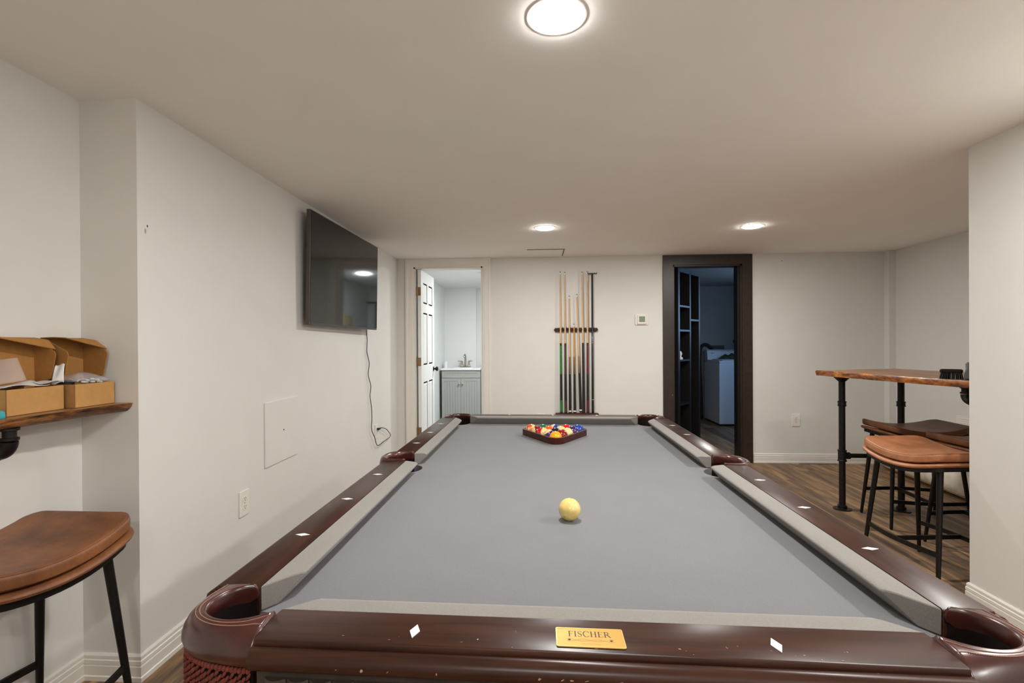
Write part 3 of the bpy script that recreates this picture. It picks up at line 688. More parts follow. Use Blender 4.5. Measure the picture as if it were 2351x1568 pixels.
def spot(parent, num, dirn, upd=(0, 0, 1), rad=.30):
    d = Vector(dirn).normalized(); e1 = Vector(upd).cross(d).normalized(); e2 = d.cross(e1)
    def f(a, b, k): return tuple((d + e1 * a + e2 * b).normalized() * (BR * k))
    m = MB(); n = 24; rr = [f(0, 0, 1.003)] + [f(rad * q_ * math.cos(2 * PI * i / n), rad * q_ * math.sin(2 * PI * i / n), 1.003 if q_ < 1 else 0.999) for q_ in (.5, .97, 1.0) for i in range(n)]
    fs = [(0, 1 + i, 1 + (i + 1) % n) for i in range(n)] + [(1 + k * n + i, 1 + (k + 1) * n + i, 1 + (k + 1) * n + (i + 1) % n, 1 + k * n + (i + 1) % n) for k in (0, 1) for i in range(n)]
    so = m.add(rr, fs).build('number_spot', 'spot_cream', parent, True)
    m = MB(); s_ = str(num); wd = .17; h = .30
    for i, ch in enumerate(s_):
        ox = (i - len(s_) / 2) * (wd + .04) + .02
        for pl in DIG[ch]:
            for qd in ribbon([(ox + px * wd, py * h - h / 2) for px, py in pl], .042): m.add([f(a, b, 1.0055) for a, b in qd], [(0, 1, 2, 3)])
    if len(s_) == 2 and rad > .25:
        for qd in ribbon([(rad * .84 * math.cos(2 * PI * i / 24), rad * .84 * math.sin(2 * PI * i / 24)) for i in range(25)], .02): m.add([f(a, b, 1.0055) for a, b in qd], [(0, 1, 2, 3)])
    m.build('digit', 'digit_black', so)
def ball(u, v, name, num, col, stripe, label, axis=(0, 0, 1), sdir=None, sup=(0, 0, 1)):
    t = thing('pool_ball', label, 'ball', tw(u, v, BR), TROT, 'racked pool balls')
    mt = ball_mat(name, col, stripe)
    o = bpy.data.objects.new('ball_shell', bpy.data.meshes.get('ball_' + name) or sph.copy()); COL.objects.link(o); o.data.materials.clear(); o.data.materials.append(MATS[mt])
    for p in o.data.polygons: p.use_smooth = True
    o.rotation_mode = 'QUATERNION'; o.rotation_quaternion = Vector(axis).normalized().to_track_quat('Z', 'Y'); o.parent = t
    if sdir is None: sdir = (0.3, 0.8, -0.55)
    spot(t, num, sdir, sup)
    return t
YEL, BLU, RED, PUR, ORG, GRN, MAR, BLK = rgb(248, 166, 12), rgb(8, 66, 160), rgb(216, 14, 16), rgb(62, 24, 98), rgb(238, 92, 18), rgb(4, 112, 74), rgb(138, 12, 16), rgb(20, 18, 18)
v0, d = .487, .0578
def rc(r, i): return ((i - r / 2) * d - .001, v0 + r * d * .866)
ball(*rc(0, 0), 'one', 1, YEL, False, 'solid amber yellow ball at the front point of the wooden rack', sdir=(-.25, -.6, -.75))
ball(*rc(1, 0), 'twelve', 12, PUR, True, 'cream ball with a purple band just left of the amber ball', axis=(-.5, .15, .85), sdir=(-.2, -.75, -.65))
ball(*rc(1, 1), 'seven', 7, MAR, False, 'solid maroon ball behind the amber ball, right of the purple banded one')
ball(*rc(2, 0), 'eleven', 11, RED, True, 'cream ball with a red band showing on its left edge', axis=(.62, -.75, .25), sdir=(-.5, .8, -.4))
ball(*rc(2, 1), 'eight', 8, BLK, False, 'solid black ball in the middle of the rack')
ball(*rc(2, 2), 'nine', 9, YEL, True, 'large cream-faced ball at the right side of the rack front', axis=(.35, -.8, .5))
ball(*rc(3, 0), 'fifteen', 15, MAR, True, 'deep red ball along the left side of the rack', axis=(.97, .25, .0), sdir=(-.2, .9, .1))
ball(*rc(3, 1), 'five', 5, ORG, False, 'solid orange ball with its number facing right behind the black ball', sdir=(.62, -.62, .42))
ball(*rc(3, 2), 'fourteen', 14, GRN, True, 'cream-faced ball in front of the bright red ball', axis=(.1, -.75, .65))
ball(*rc(3, 3), 'four', 4, PUR, False, 'solid purple ball with a cream number spot on the right side', sdir=(.78, -.6, -.05))
ball(*rc(4, 0), 'thirteen', 13, ORG, True, 'cream ball with an orange band numbered 13 at the left corner', axis=(.85, -.28, .2), sdir=(-.35, -.85, .3))
ball(*rc(4, 1), 'six', 6, GRN, False, 'solid green ball in the back row')
ball(*rc(4, 2), 'ten', 10, BLU, True, 'cream ball with a blue band in the middle of the back row', axis=(-.8, .1, .62))
ball(*rc(4, 3), 'three', 3, RED, False, 'solid bright red ball in the back row')
ball(*rc(4, 4), 'two', 2, BLU, False, 'solid blue ball at the right corner of the rack')
cb = thing('cue_ball', 'yellowed cream cue ball alone on the grey cloth', 'ball', (0.0899, 1.2985, ZS + BR))
nt = NT('cue_ball'); tcn = nt.n('ShaderNodeTexCoord'); nz = noise(nt, tcn.outputs['Object'], 55, 3)
nt.l(ramp(nt, nz, [(.3, rgb(216, 190, 110)), (.7, rgb(232, 208, 134))]), nt.b.inputs['Base Color']); setp(nt, .14, coat=.6, coat_r=.06); MATS['cue_ball'] = nt.m
o = link('ball_shell', sph.copy(), None, cb, True); o.data.materials.append(MATS['cue_ball'])
dd = Vector((-.52, -.72, -.42)).normalized(); e1 = Vector((0, 0, 1)).cross(dd).normalized(); e2 = dd.cross(e1); m = MB()
for qd in ribbon([(.075 * math.cos(2 * PI * i / 20), .075 * math.sin(2 * PI * i / 20)) for i in range(21)], .03): m.add([tuple((dd + e1 * a + e2 * b).normalized() * BR * 1.003) for a, b in qd], [(0, 1, 2, 3)])
m.build('ring_mark', 'engrave', cb)
# wooden triangle
rk = thing('ball_rack', 'dark mahogany triangle rack holding fifteen pool balls', 'rack', tw(0, 0, 0), TROT)
ctr = [(-.001, v0), (-.001 + 2 * d, v0 + 4 * d * .866), (-.001 - 2 * d, v0 + 4 * d * .866)]
def rtri(off, n=10):
    out = []
    for (cx_, cy_), a0 in zip(ctr, (210, 330, 90)):
        for i in range(n + 1):
            a = math.radians(a0 + 120 * i / n); out.append((cx_ + off * math.cos(a), cy_ + off * math.sin(a)))
    return out
def tri_ring(oi, oo, z0, z1): return MB().loft([[(x, y, z) for x, y in rtri(off)] for off, z in ((oi, z0), (oo, z0), (oo, z1), (oi, z1), (oi, z0))], True, False)
tri_ring(.0305, .0435, .004, .034).build('frame', 'rack_wood', rk, 'auto', bevel=.0012)
tri_ring(.0300, .0480, .0002, .004).build('felt_base_strip', 'rack_strip', rk)

# ------------------------------------------------------------------ cue rack and cues
cr = thing('cue_rack', 'dark brown wall cue rack of two pointed rails on the far wall', 'cue rack', (0.436, YF, 0.0))
def rackbar(z, depth, hh):
    pr = [(-.228, 0), (-.214, hh), (-.196, hh * .8), (-.190, hh), (.190, hh), (.196, hh * .8), (.214, hh), (.228, 0), (.214, -hh), (-.214, -hh)]
    return MB().prism(pr, -depth, -.0005, 'y')
u_ = rackbar(0, .026, .0205).build('upper_rail', 'rack_wood', cr, loc=(0, 0, 1.368), bevel=.003)
lo = rackbar(0, .062, .0135).build('lower_rail', 'rack_wood', cr, loc=(.004, 0, .492), bevel=.003)
MB().lathe([(.009, 0), (.009, .004), (.004, .006)], (0, 0, 0), 14, 'y').build('screw_cap', 'pocket_dark', u_, loc=(.19, -.031, 0)); 
for x in (-.135, -.095):
    MB().tube([(x, -.026, .0), (x - .006, -.034, .012), (x - .004, -.034, .030)], .003, 8).build('clip_hook', 'black_plastic', u_)
CUES = [(.274, 1.970, .279, .512, 'green'), (.321, 1.966, .324, .510, 'brown'), (.366, 1.720, .369, .512, 'point'), (.413, 1.428, .417, .512, 'point'), (.445, 1.736, .478, .523, 'point'), (.500, 1.966, .509, .513, 'black'), (.553, 1.968, .550, .513, 'red')]
for x in [c[0] * .4 + c[2] * .6 for c in CUES] + [.6]:
    MB().tube([(x - .436 - .0125, -.024, 0), (x - .436 - .0135, -.044, 0), (x - .436 - .0105, -.052, 0)], .0035, 8).tube([(x - .436 + .0125, -.024, 0), (x - .436 + .0135, -.044, 0), (x - .436 + .0105, -.052, 0)], .0035, 8).build('clip', 'rack_wood', u_)
CL = {'green': 'pool cue with bright green butt, leftmost on the wall rack', 'brown': 'pool cue with dark brown butt, second from the left on the rack', 'black': 'pool cue with plain all-black butt, third from the right on the rack', 'red': 'pool cue with dark red butt beside the black bridge stick'}
PLAB = ['medium-length cue with pointed wood splice, third from the left on the rack', 'shortest pool cue, in the middle of the wall rack', 'slightly tilted medium-length cue with pointed wood splice, right of the shortest cue']
pi_ = 0
for xt, zt, xb, zb, kind in CUES:
    B = Vector((xb, YF - .040, zb - .005)); Tt = Vector((xt, YF - .031, zt)); L = (Tt - B).length
    if kind == 'point': lab = PLAB[pi_]; pi_ += 1
    else: lab = CL[kind]
    t = thing('pool_cue', lab, 'cue', B, group='cues on the wall rack'); t.rotation_mode = 'QUATERNION'; t.rotation_quaternion = (Tt - B).to_track_quat('Z', 'Y')
    R = lambda h: .0142 + (.0064 - .0142) * (h / L) 
    def seg(nm, a, b, mt, par=t): return MB().lathe([(R(a), a), (R(b), b)], (0, 0, 0), 16).build(nm, mt, par, 'auto')
    seg('bumper', 0, .012, 'rubber'); seg('tip', L - .008, L, 'cue_tip'); seg('ferrule', L - .030, L - .008, 'ferrule')
    if kind == 'point':
        seg('end_ring', .012, .026, 'ferrule'); seg('wrap', .026, .40, 'cue_black'); seg('shaft', .40, L - .03, 'maple_orange' if L < 1 else 'maple')
        seg('splice', .40, .58, 'maple_orange')
        m = MB()
        for a0 in range(4):
            a = a0 * PI / 2 + PI / 4; w_ = .8
            rr = lambda h: R(h) + .0004
            m.add([(rr(.40) * math.cos(a + s2 * w_ / 2), rr(.40) * math.sin(a + s2 * w_ / 2), .40) for s2 in (-1, 0, 1)] + [(rr(.50) * math.cos(a + s2 * w_ / 4), rr(.50) * math.sin(a + s2 * w_ / 4), .50) for s2 in (-1, 0, 1)] + [(rr(.585) * math.cos(a), rr(.585) * math.sin(a), .585)], [(0, 1, 4, 3), (1, 2, 5, 4), (3, 4, 6), (4, 5, 6)])
        m.build('points', 'cue_black', t)
    else:
        c = {'green': 'cue_green', 'brown': 'cue_brown', 'red': 'cue_red', 'black': 'cue_black'}[kind]
        seg('butt_sleeve', .012, .130, c); seg('wrap', .130, .402, 'cue_black'); seg('forearm', .402, .695, c); seg('collar', .695, .722, 'cue_black'); seg('shaft', .722, L - .03, 'maple')
bs = thing('bridge_stick', 'black bridge stick with a crosswise head, rightmost on the wall rack', 'bridge stick', (.602, YF - .040, .508), group='cues on the wall rack')
MB().lathe([(.0125, 0), (.0135, .02), (.012, .4), (.0085, 1.43)], (0, 0, 0), 16).build('shaft', 'cue_black', bs, True)
hd = MB().box(-.047, .047, -.006, .006, 1.432, 1.440)
for x in (-.045, -.022, 0, .022, .045): hd.box(x - .004, x + .004, -.006, .006, 1.437, 1.446)
hd.box(-.009, .009, -.008, .008, 1.415, 1.434); hd.build('bridge_head', 'cue_black', bs)
MB().lathe([(.0138, 0), (.0138, .012)], (0, 0, .13), 16).build('ring', 'nickel', bs, True); MB().lathe([(.0112, 0), (.0112, .006)], (0, 0, .72), 16).build('ring', 'nickel', bs, True)

# ------------------------------------------------------------------ wall plates
def outlet(name, loc, rotz, label, hh=.0625, ww=.0395):
    t = thing(name, label, 'outlet', loc, rotz, 'wall outlets')
    MB().prism(rbox(ww, hh, .004), .0005, .007, 'y').build('plate', 'plastic_white', t, bevel=.002)
    for z in (.02, -.02):
        f = MB().prism([(x, y + z) for x, y in rbox(.0165, .014, .008)], .0055, .0088, 'y').build('receptacle', 'plastic_white', t)
        s2 = MB(); s2.box(-.0075, -.0050, .0086, .0092, z + .000, z + .008); s2.box(.0050, .0075, .0086, .0092, z + .000, z + .008); s2.lathe([(.0026, 0), (.0026, .0004)], (0, .0088, z - .006), 10, 'y'); s2.build('slots', 'slot_dark', f)
    MB().lathe([(.003, 0), (.003, .001)], (0, .0068, 0), 10, 'y').build('screw', 'nickel', t)
    return t
outlet('wall_outlet', (XL, 2.387, .442), -PI / 2, 'white wall outlet below the access panel')
outlet('wall_outlet', (XL, 4.47, .432), -PI / 2, 'white wall outlet with the television cord plugged in')
outlet('wall_outlet', (2.645, YF, .436), PI, 'white wall outlet between the dark doorway and the bar table')
outlet('wall_outlet', (.07, YF, .430), PI, 'white wall outlet just left of the cue rack, mostly behind the table rail')
sw = thing('light_switch', 'white light switch plate on the bathroom wall', 'switch', (XL, 7.93, 1.30), -PI / 2)
MB().prism(rbox(.036, .058, .004), .0005, .006, 'y').build('plate', 'plastic_white', sw, bevel=.002); MB().box(-.016, .016, .006, .010, -.033, .033).build('rocker', 'plastic_white', sw, bevel=.001)
th_ = thing('thermostat', 'small white wall thermostat with grey-green display beside the dark doorway', 'thermostat', (1.11, YF, 1.468), PI)
MB().prism(rbox(.066, .057, .012), .0005, .012, 'y').build('back_plate', 'plastic_white', th_, bevel=.003)
MB().loft([[(x, .012, z) for x, z in rbox(.050, .050, .008)], [(x, .026, z) for x, z in rbox(.044, .046, .008)]]).build('cover', 'plastic_white', th_, 'auto', bevel=.002)
MB().box(-.030, .030, .0255, .0272, -.026, .032).build('display', 'lcd', th_)
vg = thing('wall_vent', 'white wall vent low on the far right wall behind the stools', 'vent', (XR, 4.32, .52), PI / 2)
MB().box(-.13, .13, .0005, .008, -.08, .08).build('frame', 'plastic_white', vg, bevel=.002)
for i in range(8): MB().box(-.11, .11, .008, .012, -.062 + i * .017, -.056 + i * .017).build('slat', 'plastic_white', vg)
# scuffs on the left wall
for i, (y, z, r0) in enumerate(((1.772, 1.655, .012), (1.782, 1.675, .007))):
    MB().prism([(y + r0 * .5 * math.cos(a) * random.uniform(.5, 1), z + r0 * math.sin(a) * random.uniform(.6, 1)) for a in [k * PI / 5 for k in range(10)]], XL + .0002, XL + .0006, 'x').build('scuff_mark', 'slot_dark' if i else 'tile_grey', None).parent = wl
MB().lathe([(.004, 0), (.004, .001)], (2.515, YF - .001, 2.05), 8, 'y').build('nail_hole', 'slot_dark', wf)

# ------------------------------------------------------------------ television
tv = thing('television', 'large flat black television mounted on the left wall', 'television', (-1.362, 3.612, 1.708)); tv.rotation_euler = Euler((0, math.radians(1.1), -.020))
HW, HH = .622, .357
MB().box(-.028, -.001, -HW, HW, -HH, HH).build('bezel', 'bezel_grey', tv, bevel=.003)
MB().box(-.0012, .0004, -HW + .006, HW - .006, -HH + .014, HH - .006).build('screen', 'tv_screen', tv)
MB().box(-.0012, .0012, -HW + .02, HW - .02, -HH + .002, -HH + .012).build('bottom_strip', 'black_rubber_trim', tv)
MB().loft([[(-.028, y, z) for y, z in rbox(HW - .05, HH - .05, .03)], [(-.050, y, z - .02) for y, z in rbox(HW - .09, HH - .12, .03)]]).build('back_housing', 'black_plastic', tv, bevel=.004)
MB().box(-.078, -.050, -.25, .25, -.12, .12).build('wall_mount', 'black_metal', tv)
CP = [(4.193, 1.36), (4.203, 1.265), (4.19, 1.163), (4.242, 1.066), (4.212, .965), (4.272, .865), (4.246, .779), (4.276, .68), (4.281, .575), (4.272, .484), (4.353, .40), (4.434, .31), (4.626, .31), (4.80, .313), (4.836, .337), (4.716, .407), (4.60, .442), (4.545, .452)]
cpts = [(-1.395, 4.19, 1.44)] + [(-1.434 + .012 * min(1, i / 8), y, z) for i, (y, z) in enumerate(CP)]
pc = thing('power_cord', 'thin black power cord hanging from the television to the wall outlet', 'cord', (0, 0, 0))
cc = MB().tube([tuple(p) for p in cat(cpts, 120)], .0034, 8).build('cable', 'rubber', pc, True)
MB().tube([(-1.4345, 4.472, .4525), (-1.425, 4.474, .4525), (-1.420, 4.50, .4525), (-1.422, 4.55, .452)], [.011, .011, .008, .004], 10).build('plug', 'rubber', pc, True)

# ------------------------------------------------------------------ stools
def pillow(hx, hy, rc_, prof, zf, n=8):
    rings = []
    for ins, z in prof:
        k = 1 - ins
        o_ = rbox(hx, hy, rc_, n); 
        rings.append([(x * k if ins >= .2 else x - math.copysign(min(abs(x), ins * hy), x), y * k if ins >= .2 else y - math.copysign(min(abs(y), ins * hy), y), 0) for x, y in o_])
        rings[-1] = [(x, y, z + zf(x, y)) for x, y, _ in rings[-1]]
    return rings
def dens(pts, n):
    out = []
    for i in range(len(pts)):
        a, b = pts[i], pts[(i + 1) % len(pts)]
        for k in range(n): out.append((a[0] + (b[0] - a[0]) * k / n, a[1] + (b[1] - a[1]) * k / n))
    return out
HX, HY = .247, .183
def outline(hx, hy, r):
    o_ = []
    base = rbox(hx, hy, r, 5)
    L_ = [];
    for i in range(len(base)):
        a, b = base[i], base[(i + 1) % len(base)]; dd_ = math.hypot(a[0] - b[0], a[1] - b[1]); n = max(1, int(dd_ / .03))
        for k in range(n): o_.append((a[0] + (b[0] - a[0]) * k / n, a[1] + (b[1] - a[1]) * k / n))
    return o_
def bulge(x, y, hx): return (x, y * (1 + .10 * (1 - (x / hx) ** 2)))
saddle = lambda x, y: .042 * (min(1, abs(x) / .245)) ** 2.0
def pad(hx, hy, r, prof):
    o_ = outline(hx, hy, r); rings = []
    for ins, z, k in prof:
        ring = []
        for x, y in o_:
            fx = max(0, 1 - ins / hx) * k; fy = max(0, 1 - ins / hy) * k
            X, Y = bulge(x * fx, y * fy, hx); ring.append((X, Y, z + saddle(X, Y)))
        rings.append(ring)
    return MB().loft(rings)
def make_stool(label, mat):
    t = thing('bar_stool', label, 'stool', group='saddle-seat bar stools')
    up = pad(HX - .004, HY - .004, .045, [(.02, .599, 1), (.008, .600, 1), (.001, .606, 1), (0, .628, 1), (.002, .636, 1), (.006, .6405, 1), (.014, .6425, 1), (.03, .643, 1), (0, .643, .7), (0, .643, .4), (0, .643, .08)]).build('upper_cushion', mat, t, 'auto')
    ol = outline(HX - .004, HY - .004, .045); ol.append(ol[0]); kx, ky = 1 - .0045 / (HX - .004), 1 - .0045 / (HY - .004)
    MB().tube([(X, Y, .6392 + saddle(X, Y)) for X, Y in [bulge(x * kx, y * ky, HX - .004) for x, y in ol]], .0016, 6).build('seam_piping', mat, up, True)
    pad(HX + .004, HY + .004, .05, [(.04, .572, 1), (.012, .572, 1), (.003, .575, 1), (0, .582, 1), (.002, .588, 1), (.009, .5925, 1), (.022, .594, 1), (0, .596, .5)]).build('lower_cushion', mat, t, 'auto')
    pad(HX - .012, HY - .012, .045, [(0, .552, 1), (0, .572, 1), (.02, .572, 1), (.02, .552, 1)]).build('seat_frame', 'black_metal', t, 'auto')
    tp, ft = (.195, .112), (.240, .165)
    leg_at = lambda sx, sy, z: (sx * (ft[0] + (tp[0] - ft[0]) * z / .58), sy * (ft[1] + (tp[1] - ft[1]) * z / .58), z)
    for sx in (-1, 1):
        for sy in (-1, 1):
            MB().tube([leg_at(sx, sy, z) for z in (0.003, .02, .3, .582)], [.0085, .0092, .0125, .0145], 14).build('leg', 'black_metal', t, 'auto')
    for sy in (-1, 1):
        a, b = leg_at(-1, sy, .18), leg_at(1, sy, .18)
        pts = [(a[0] + (b[0] - a[0]) * i / 10, a[1] + sy * .030 * math.sin(PI * i / 10), .18) for i in range(11)]
        MB().tube(pts, 1, flat=(.0115, .0045)).build('foot_rail', 'black_metal', t)
    y_ = leg_at(1, 1, .18)[1] + .028
    MB().box(-.0045, .0045, -y_, y_, .169, .1915).build('cross_bar', 'black_metal', t)
    return t
st1 = make_stool('brown leather saddle stool under the wall shelf at the left edge', 'seat_leather'); st1.location = (-1.486, 1.314, 0); st1.rotation_euler.z = PI / 2
def stool(x, y, rz, label, mat=None):
    t = copy_tree(st1); t['label'] = label; t.location = (x, y, 0); t.rotation_euler.z = rz
    if mat:
        for c in t.children:
            if c.name.startswith(('upper', 'lower')):
                c.data = c.data.copy(); c.data.materials[0] = MATS[mat]
    return t
stool(2.092, 2.795, PI / 2 + .09, 'tan leather saddle stool nearest the pool table, right side', 'seat_leather_tan')
stool(2.565, 3.545, -.06, 'brown leather saddle stool farthest back under the bar table, shade put into its colour', 'seat_leather_shaded')
stool(2.625, 3.045, .02, 'brown leather saddle stool half hidden behind the partition wall')

# ------------------------------------------------------------------ live edge bar table
def live_slab(parent, outl, z0, z1, top_mat, edge_mat, name='slab_top', seed=1, inset=.010):
    rnd = random.Random(seed); cx_ = sum(p[0] for p in outl) / len(outl); cy_ = sum(p[1] for p in outl) / len(outl)
    pts = []
    for i in range(len(outl)):
        a, b = Vector(outl[i]), Vector(outl[(i + 1) % len(outl)]); n = max(1, int((b - a).length / .04)); nr = Vector((b.y - a.y, a.x - b.x)).normalized()
        for k in range(n):
            off = 0 if k == 0 else rnd.uniform(-.005, .005)
            p = a.lerp(b, k / n) + nr * off; pts.append(p)
    def ring(ins, z, jit=0): return [(p.x + (cx_ - p.x) * ins / max(.05, (Vector((cx_, cy_)) - p).length) + rnd.uniform(-jit, jit), p.y + (cy_ - p.y) * ins / max(.05, (Vector((cx_, cy_)) - p).length) + rnd.uniform(-jit, jit), z + rnd.uniform(-jit, jit) * .4) for p in pts]
    tr = ring(.004, z1)
    n = len(pts)
    m = MB().loft([tr, ring(0, z1 - .004, .0008), ring(-.003, z1 - (z1 - z0) * .4, .002), ring(inset * .5, z0 + (z1 - z0) * .25, .002), ring(inset, z0)], True, False)
    e_ = m.build('live_edge', edge_mat, parent, True)
    MB().add(tr + [(x, y, z1 - .002) for x, y, z in tr], [tuple(range(n))]).build(name, top_mat, parent)
    br = ring(inset, z0 + .0002); MB().add(br, [tuple(range(n))]).build('underside', edge_mat, parent)
bt = thing('bar_table', 'tall live-edge wooden bar table on black pipe legs at the right', 'table', (0, 0, 0))
TZ = 1.015
live_slab(bt, [(2.105, 3.872), (2.15, 3.55), (2.22, 3.16), (2.298, 2.79), (2.35, 2.475), (3.06, 2.475), (2.98, 3.1), (2.90, 3.6), (2.81, 4.085)], TZ - .038, TZ, 'slab_top', 'live_edge', seed=3, inset=.004)
def pipe_leg(x, y):
    t = bpy.data.objects.new('pipe_leg', None)
    r = .0212
    m = MB().tube([(x, y, .004), (x, y, TZ - .04)], r, 16)
    o = m.build('pipe_leg', 'black_pipe', bt, 'auto')
    MB().lathe([(.058, .0002), (.058, .007), (.030, .010), (.030, .030), (.024, .030)], (x, y, 0), 28).build('floor_flange', 'black_pipe', o, 'auto')
    MB().lathe([(.024, .755), (.0285, .757), (.0285, .763), (.0262, .765), (.0262, .783), (.0285, .785), (.0285, .791), (.024, .793)], (x, y, 0), 20).build('coupling', 'black_pipe', o, 'auto')
    MB().lathe([(.024, .350), (.0295, .352), (.0295, .360), (.0265, .362), (.0265, .424), (.0295, .426), (.0295, .434), (.024, .436)], (x, y, 0), 20).build('tee_fitting', 'black_pipe', o, 'auto')
    MB().lathe([(.024, -.040), (.055, -.008), (.055, -.0005)], (x, y, TZ - .038), 24).build('top_flange', 'black_pipe', o, 'auto')
    return o
pipe_leg(2.250, 3.800); pipe_leg(2.652, 3.785)
m = MB().tube([(2.250, 3.80, .393), (2.652, 3.785, .393)], .0165, 14)
m.tube([(2.276, 3.799, .393), (2.300, 3.798, .393)], .025, 14); m.tube([(2.602, 3.787, .393), (2.628, 3.786, .393)], .025, 14); m.build('cross_pipe', 'black_pipe', bt, 'auto')
def pipe_bracket(parent, p0, dirn, z, length, name='pipe_bracket'):
    """flange under a slab, short stub, elbow, pipe to the wall flange"""
    p = Vector((p0[0], p0[1], z)); dv = Vector((dirn[0], dirn[1], 0)); r = .0165
    m = MB(); m.lathe([(.0235, -.0005), (.0235, -.007), (.018, -.009)], tuple(p), 22)
    m.tube([tuple(p + Vector((0, 0, -.008))), tuple(p + Vector((0, 0, -.036)))], r, 16)
    m.lathe([(.018, -.028), (.0225, -.029), (.0225, -.036), (.020, -.038)], tuple(p), 18)
    el = [p + Vector((0, 0, -.040)) + dv * (.034 * (1 - math.cos(a))) + Vector((0, 0, -.034 * math.sin(a))) for a in [PI / 2 * i / 8 for i in range(9)]]
    m.tube([tuple(q_) for q_ in el], .0205, 16)
    e1_ = el[-1]; m.tube([tuple(e1_ - dv * .002), tuple(e1_ + dv * .009)], .0225, 16); m.tube([tuple(e1_), tuple(p + dv * length + Vector((0, 0, -.074)))], r, 16)
    wl_ = p + dv * length + Vector((0, 0, -.074)); m.tube([tuple(wl_ - dv * .012), tuple(wl_ - dv * .001)], .042, 20)
    return m.build(name, 'black_pipe', parent, 'auto')
pipe_bracket(bt, (2.343, 2.868), (0, -1), TZ - .038, 2.868 - YP - .001)
pipe_bracket(bt, (2.90, 2.70), (0, -1), TZ - .038, 2.70 - YP - .001)
# brush and package on the bar table
bb = thing('table_brush', 'black bristle table brush lying on the bar table', 'brush', (2.333, 2.946, TZ), -.695)
MB().loft([[(x, y, .034) for x, y in rbox(.046, .026, .012)], [(x, y, .040) for x, y in rbox(.049, .029, .014)], [(x, y, .050) for x, y in rbox(.049, .029, .014)], [(x, y, .055) for x, y in rbox(.044, .024, .012)]]).build('handle', 'black_plastic', bb, 'auto')
m = MB(); rnd = random.Random(5)
for i in range(12):
    for j in range(6):
        x, y = -.041 + i * .0074, -.019 + j * .0076; dx = (x / .06) * .010 + rnd.uniform(-.003, .003); dy = (y / .02) * .012 + rnd.uniform(-.003, .003)
        m.tube([(x, y, .036), (x + dx * .5, y + dy * .5, .018), (x + dx, y + dy, .0008)], [.0034, .003, .0016], 5)
b_ = m.build('bristles', 'bristle', bb); b_['kind'] = 'stuff'
pk = thing('plastic_package', 'black and yellow item in shiny clear wrap at the edge of the partition', 'package', (2.426, 2.855, TZ), -.695)
m = MB(); rnd = random.Random(8); rings = []
for z, kx, ky in ((.0005, .9, .9), (.006, 1, 1), (.03, 1.0, .95), (.060, .97, .9), (.086, .92, .75), (.095, .85, .5)): rings.append([(x * kx + rnd.uniform(-.003, .003), y * ky + rnd.uniform(-.003, .003), z) for x, y in rbox(.075, .040, .012, 3)])
MB().loft(rings).build('body', 'black_plastic', pk, 'auto')
MB().loft([[(x * 1.04 + rnd.uniform(-.003, .003), y * 1.06 + rnd.uniform(-.003, .003), z + .001) for x, y, z in r] for r in rings]).build('clear_wrap', 'clear_plastic', pk)
MB().prism([(-.040, .004), (.03, .004), (.03, .066), (-.018, .064), (-.034, .034)], -.047, -.0455, 'y').build('yellow_label', 'yellow_label', pk)

# rolled rug along the right wall
rg = thing('rolled_rug', 'cream mottled rolled rug lying on the floor along the right wall', 'rug', (3.395, 4.33, 0), -.07)
rings = []; N = 40; rnd = random.Random(11)
for k in range(22):
    y = -.72 + 1.53 * k / 21; f = 1.0 if y < .60 else math.sqrt(max(.12, 1 - ((y - .60) / .25) ** 2)); rr = .138 * (f if k > 0 else .94)
    rings.append([(.138 * 1.06 - rr * 1.06 + rr * 1.06 * math.cos(2 * PI * i / N) - .008, y, rr * .95 + rr * .95 * math.sin(2 * PI * i / N) + rnd.uniform(0, .002) + .0005) for i in range(N)])
MB().loft(rings).build('roll', 'rug', rg, 'auto')
sp = []
for i in range(58):
    a = i * .33; r0 = .012 + .0059 * a; sp.append((r0 * math.cos(a), r0 * .92 * math.sin(a) + .132))
m = MB()
for q_ in ribbon(sp, .006): m.add([(a, -.7225, b) for a, b in q_], [(0, 1, 2, 3)])
m.build('spiral_end', 'rug_back', rg)
MB().tube([(-.125, y, .052) for y in (-.70, -.3, .1, .44)], .006, 8).build('loose_edge', 'rug_back', rg, 'auto')

# ------------------------------------------------------------------ wall shelf on the left with boxes
sh = thing('wall_shelf', 'live-edge wooden wall shelf on a black pipe bracket at the left', 'shelf', (0, 0, 0))
SZ = 1.018
fr = [(-1.468, 1.7335), (-1.486, 1.62), (-1.494, 1.48), (-1.500, 1.31), (-1.490, 1.1), (-1.50, .9), (-1.485, .6), (-1.49, .35)]
rnd = random.Random(4); frd = []
for a, b in zip(fr, fr[1:]):
    for k in range(4): frd.append((a[0] + (b[0] - a[0]) * k / 4 + rnd.uniform(-.002, .002), a[1] + (b[1] - a[1]) * k / 4))
frd.append(fr[-1]); frd[0] = fr[0]
tops = [(XREC + .001, 1.7335)] + frd + [(XREC + .001, .35)]
MB().add([(x, y, SZ) for x, y in tops], [tuple(range(len(tops)))]).build('shelf_board', 'shelf_top', sh)
def fring(dx, z, j=0): return [(x - dx + (rnd.uniform(-j, j)), y, z) for x, y in frd]
MB().loft([fring(0, SZ), fring(.001, SZ - .006, .001), fring(.006, SZ - .016, .0025), fring(.016, SZ - .026, .0025), fring(.024, SZ - .031)], False, False).build('live_edge', 'live_edge_dark', sh, True)
bot = [(XREC + .001, 1.7335)] + [(x - .024, y) for x, y in frd] + [(XREC + .001, .35)]
m = MB().add([(x, y, SZ - .031) for x, y in bot], [tuple(range(len(bot)))])
m.add([(XREC + .001, .35, SZ), (XREC + .001, .35, SZ - .031), (fr[-1][0] - .024, .35, SZ - .031), (fr[-1][0], .35, SZ)], [(0, 1, 2, 3)]).build('underside', 'live_edge_dark', sh)
